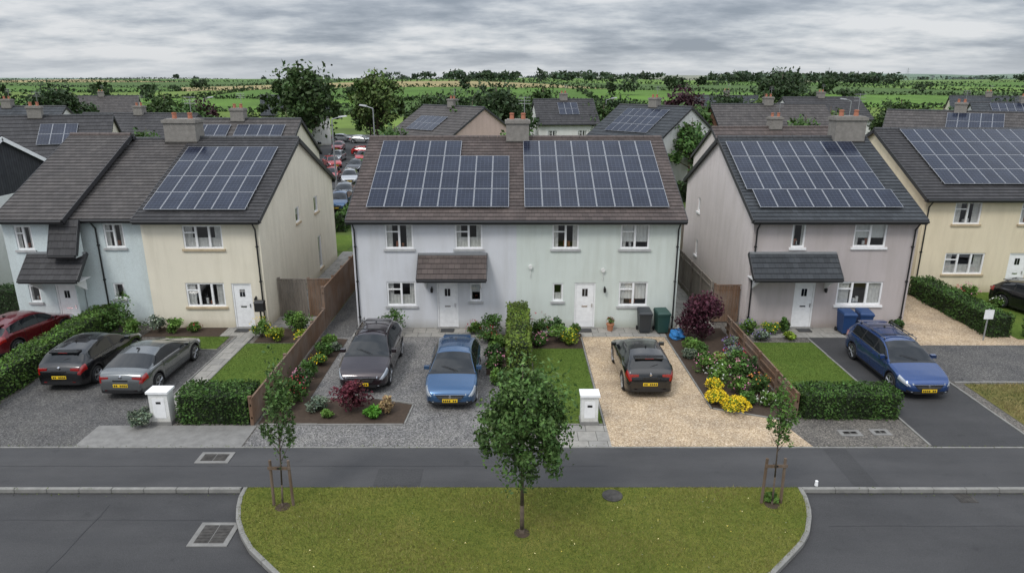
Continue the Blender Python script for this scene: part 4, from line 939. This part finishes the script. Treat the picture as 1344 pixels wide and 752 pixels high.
def stakes(x,y):
    mb=MB()
    for s in(-1,1): mb.cyl((s*.26,0,-.1),(s*.24,0,1.35),.04,.038,'stake',10)
    mb.box(-.30,.30,-.06,-.041,1.10,1.19,'stake'); mb.box(-.05,.05,-.065,.05,1.12,1.17,'black'); mb.obj('tree_stakes',loc=(x,y+.08,0))
stakes(-6.12,15.75); stakes(6.98,15.85)
mb=MB(); mb.cyl((0,0,0),(0,0,.03),.22,.14,'soil',16)
MBx=mb.mesh('tree_mulch')
for (x,y) in((.25,14.65),(-6.12,15.75),(6.98,15.85)): ob=bpy.data.objects.new('tree_mulch',MBx); S.collection.objects.link(ob); ob.location=(x,y,-.01)
tA=tree_meshes(8,3.6,6.6,.25,5200,.20,(.034,.060,.018),28,14); tB=tree_meshes(8,3.0,6.6,.22,4400,.20,(.06,.092,.026),24,12); tC=tree_meshes(5,1.9,4.2,.12,2400,.15,(.046,.09,.024),16,9); tP=tree_meshes(6,2.3,4.8,.16,2800,.17,(.032,.013,.018),18,9); tD=tree_meshes(9,4.6,7.2,.3,5400,.25,(.026,.046,.017),30,14)
K=1.32
for (n_,x,y,m_,s) in [('broadleaf_tree',-31.0,104,tA,1.35),('broadleaf_tree',-21.5,112,tB,1.3),('broadleaf_tree',-68,106,tD,.9),('broadleaf_tree',-55,112,tA,.9),('copper_tree',-47,106,tP,1.1),('broadleaf_tree',-2.0,90,tD,.92),('broadleaf_tree',5,114,tA,1.0),
  ('copper_tree',25,102,tP,1.35),('broadleaf_tree',50,132,tD,1.1),('garden_tree',-5.8,56,tC,1.0),('garden_tree',6.4,52,tC,1.0),('garden_tree',17.5,68,tC,1.2),('garden_tree',-23.5,116,tC,1.2),('broadleaf_tree',1.0,66,tC,1.1),('broadleaf_tree',12.5,96,tA,.8),
  ('broadleaf_tree',41,115,tB,.9),('broadleaf_tree',84,120,tD,.7),('garden_tree',33,62,tC,1.0),('broadleaf_tree',70,95,tA,.75),('broadleaf_tree',-84,110,tB,.8),('garden_tree',-33,63,tC,1.1),('broadleaf_tree',-9,104,tD,.8),('broadleaf_tree',-14,118,tA,.9),
  ('garden_tree',-11.2,60,tC,.9),('garden_tree',-11.6,69,tC,1.1),('garden_tree',22,66,tC,1.1),('copper_tree',-46,66,tP,.8),('garden_tree',-31,58,tC,1.0),('broadleaf_tree',20.5,80,tC,1.4),('copper_tree',66,80,tP,1.0),('broadleaf_tree',-40,88,tC,1.4),('broadleaf_tree',49,80,tC,1.3),('broadleaf_tree',-4.5,80,tC,1.4),('broadleaf_tree',33,108,tD,.8),('broadleaf_tree',-36,118,tA,.8),
  ('broadleaf_tree',-58,88,tA,.75),('broadleaf_tree',54,98,tA,.85),('broadleaf_tree',38,84,tB,.8),('garden_tree',31,74,tC,1.2),('broadleaf_tree',-27,84,tB,.75),('broadleaf_tree',16,112,tD,.75)]:
    tree(n_,x,y,m_,s*K,R.uniform(0,6))
hedge('garden_hedge',-13.3,-12.5,50,62,1.3,G1,60,.12); hedge('garden_hedge',8,9,46,62,1.6,G1,60,.12); hedge('garden_hedge',-12.9,-12,64,104,1.4,G2,30,.16)
hedge('garden_hedge',-60,-34,61,62,1.8,G1,40,.14); hedge('garden_hedge',10,34,63,64,1.8,G3,40,.14)

# ---------------------------------------------------------------- world, sun, camera
W=bpy.data.worlds.new('World'); S.world=W; W.use_nodes=True; nt=W.node_tree; bgn=nt.nodes['Background']
sky=N(nt,'ShaderNodeTexSky'); sky.sky_type='NISHITA'; sky.sun_disc=False
EL,AZ=math.radians(52),math.radians(215)
sky.sun_elevation=EL; sky.sun_rotation=AZ
tcw=N(nt,'ShaderNodeTexCoord').outputs['Generated']
sep=N(nt,'ShaderNodeSeparateXYZ'); nt.links.new(tcw,sep.inputs[0])
def mth(op,a,b=None):
    n=N(nt,'ShaderNodeMath'); n.operation=op
    for s,v in zip(n.inputs,(a,b)):
        if v is None: continue
        if hasattr(v,'links'): nt.links.new(v,s)
        else: s.default_value=v
    return n.outputs[0]
zc=mth('ADD',mth('MAXIMUM',sep.outputs[2],0.0),.15)
cx=mth('DIVIDE',sep.outputs[0],zc); cy=mth('DIVIDE',sep.outputs[1],zc)
cmb=N(nt,'ShaderNodeCombineXYZ'); nt.links.new(cx,cmb.inputs[0]); nt.links.new(cy,cmb.inputs[1])
n1=noise(nt,cmb.outputs[0],.75,7,.58,(.85,1.0,1)); n2=noise(nt,cmb.outputs[0],2.4,6,.6,(.9,1.1,1))
nn=mth('ADD',mth('MULTIPLY',n1,.70),mth('MULTIPLY',n2,.30))
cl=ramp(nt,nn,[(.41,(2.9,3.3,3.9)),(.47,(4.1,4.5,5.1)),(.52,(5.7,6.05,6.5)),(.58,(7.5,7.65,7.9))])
hz=N(nt,'ShaderNodeMapRange'); hz.inputs[1].default_value=0; hz.inputs[2].default_value=.04; hz.inputs[3].default_value=.65; hz.inputs[4].default_value=0; nt.links.new(sep.outputs[2],hz.inputs[0])
cl2=mix(nt,hz.outputs[0],cl,(6.6,6.95,7.3))
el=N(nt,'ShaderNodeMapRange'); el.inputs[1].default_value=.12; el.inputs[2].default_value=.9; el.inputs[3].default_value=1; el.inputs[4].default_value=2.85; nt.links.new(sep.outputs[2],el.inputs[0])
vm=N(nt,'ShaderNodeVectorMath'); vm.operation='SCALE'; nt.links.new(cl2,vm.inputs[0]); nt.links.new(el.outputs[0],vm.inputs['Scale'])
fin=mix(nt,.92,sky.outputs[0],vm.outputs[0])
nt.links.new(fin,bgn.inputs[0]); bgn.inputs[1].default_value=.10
sd=bpy.data.lights.new('sun','SUN'); sd.energy=1.5; sd.angle=math.radians(14); sd.color=(1,.965,.91)
so=bpy.data.objects.new('sun',sd); S.collection.objects.link(so)
dirv=Vector((math.sin(AZ)*math.cos(EL),math.cos(AZ)*math.cos(EL),math.sin(EL))); so.rotation_euler=dirv.to_track_quat('Z','Y').to_euler(); so.location=(0,0,50)
cd=bpy.data.cameras.new('camera'); cd.lens=24; cd.sensor_width=36; cd.clip_end=8000; cd.clip_start=.1
co=bpy.data.objects.new('camera',cd); S.collection.objects.link(co); co.location=(0,0,10.9); co.rotation_euler=(math.radians(90-16.83),0,0); S.camera=co
S.view_settings.view_transform='Standard'; S.view_settings.look='None'; S.view_settings.exposure=0
print('DONE')
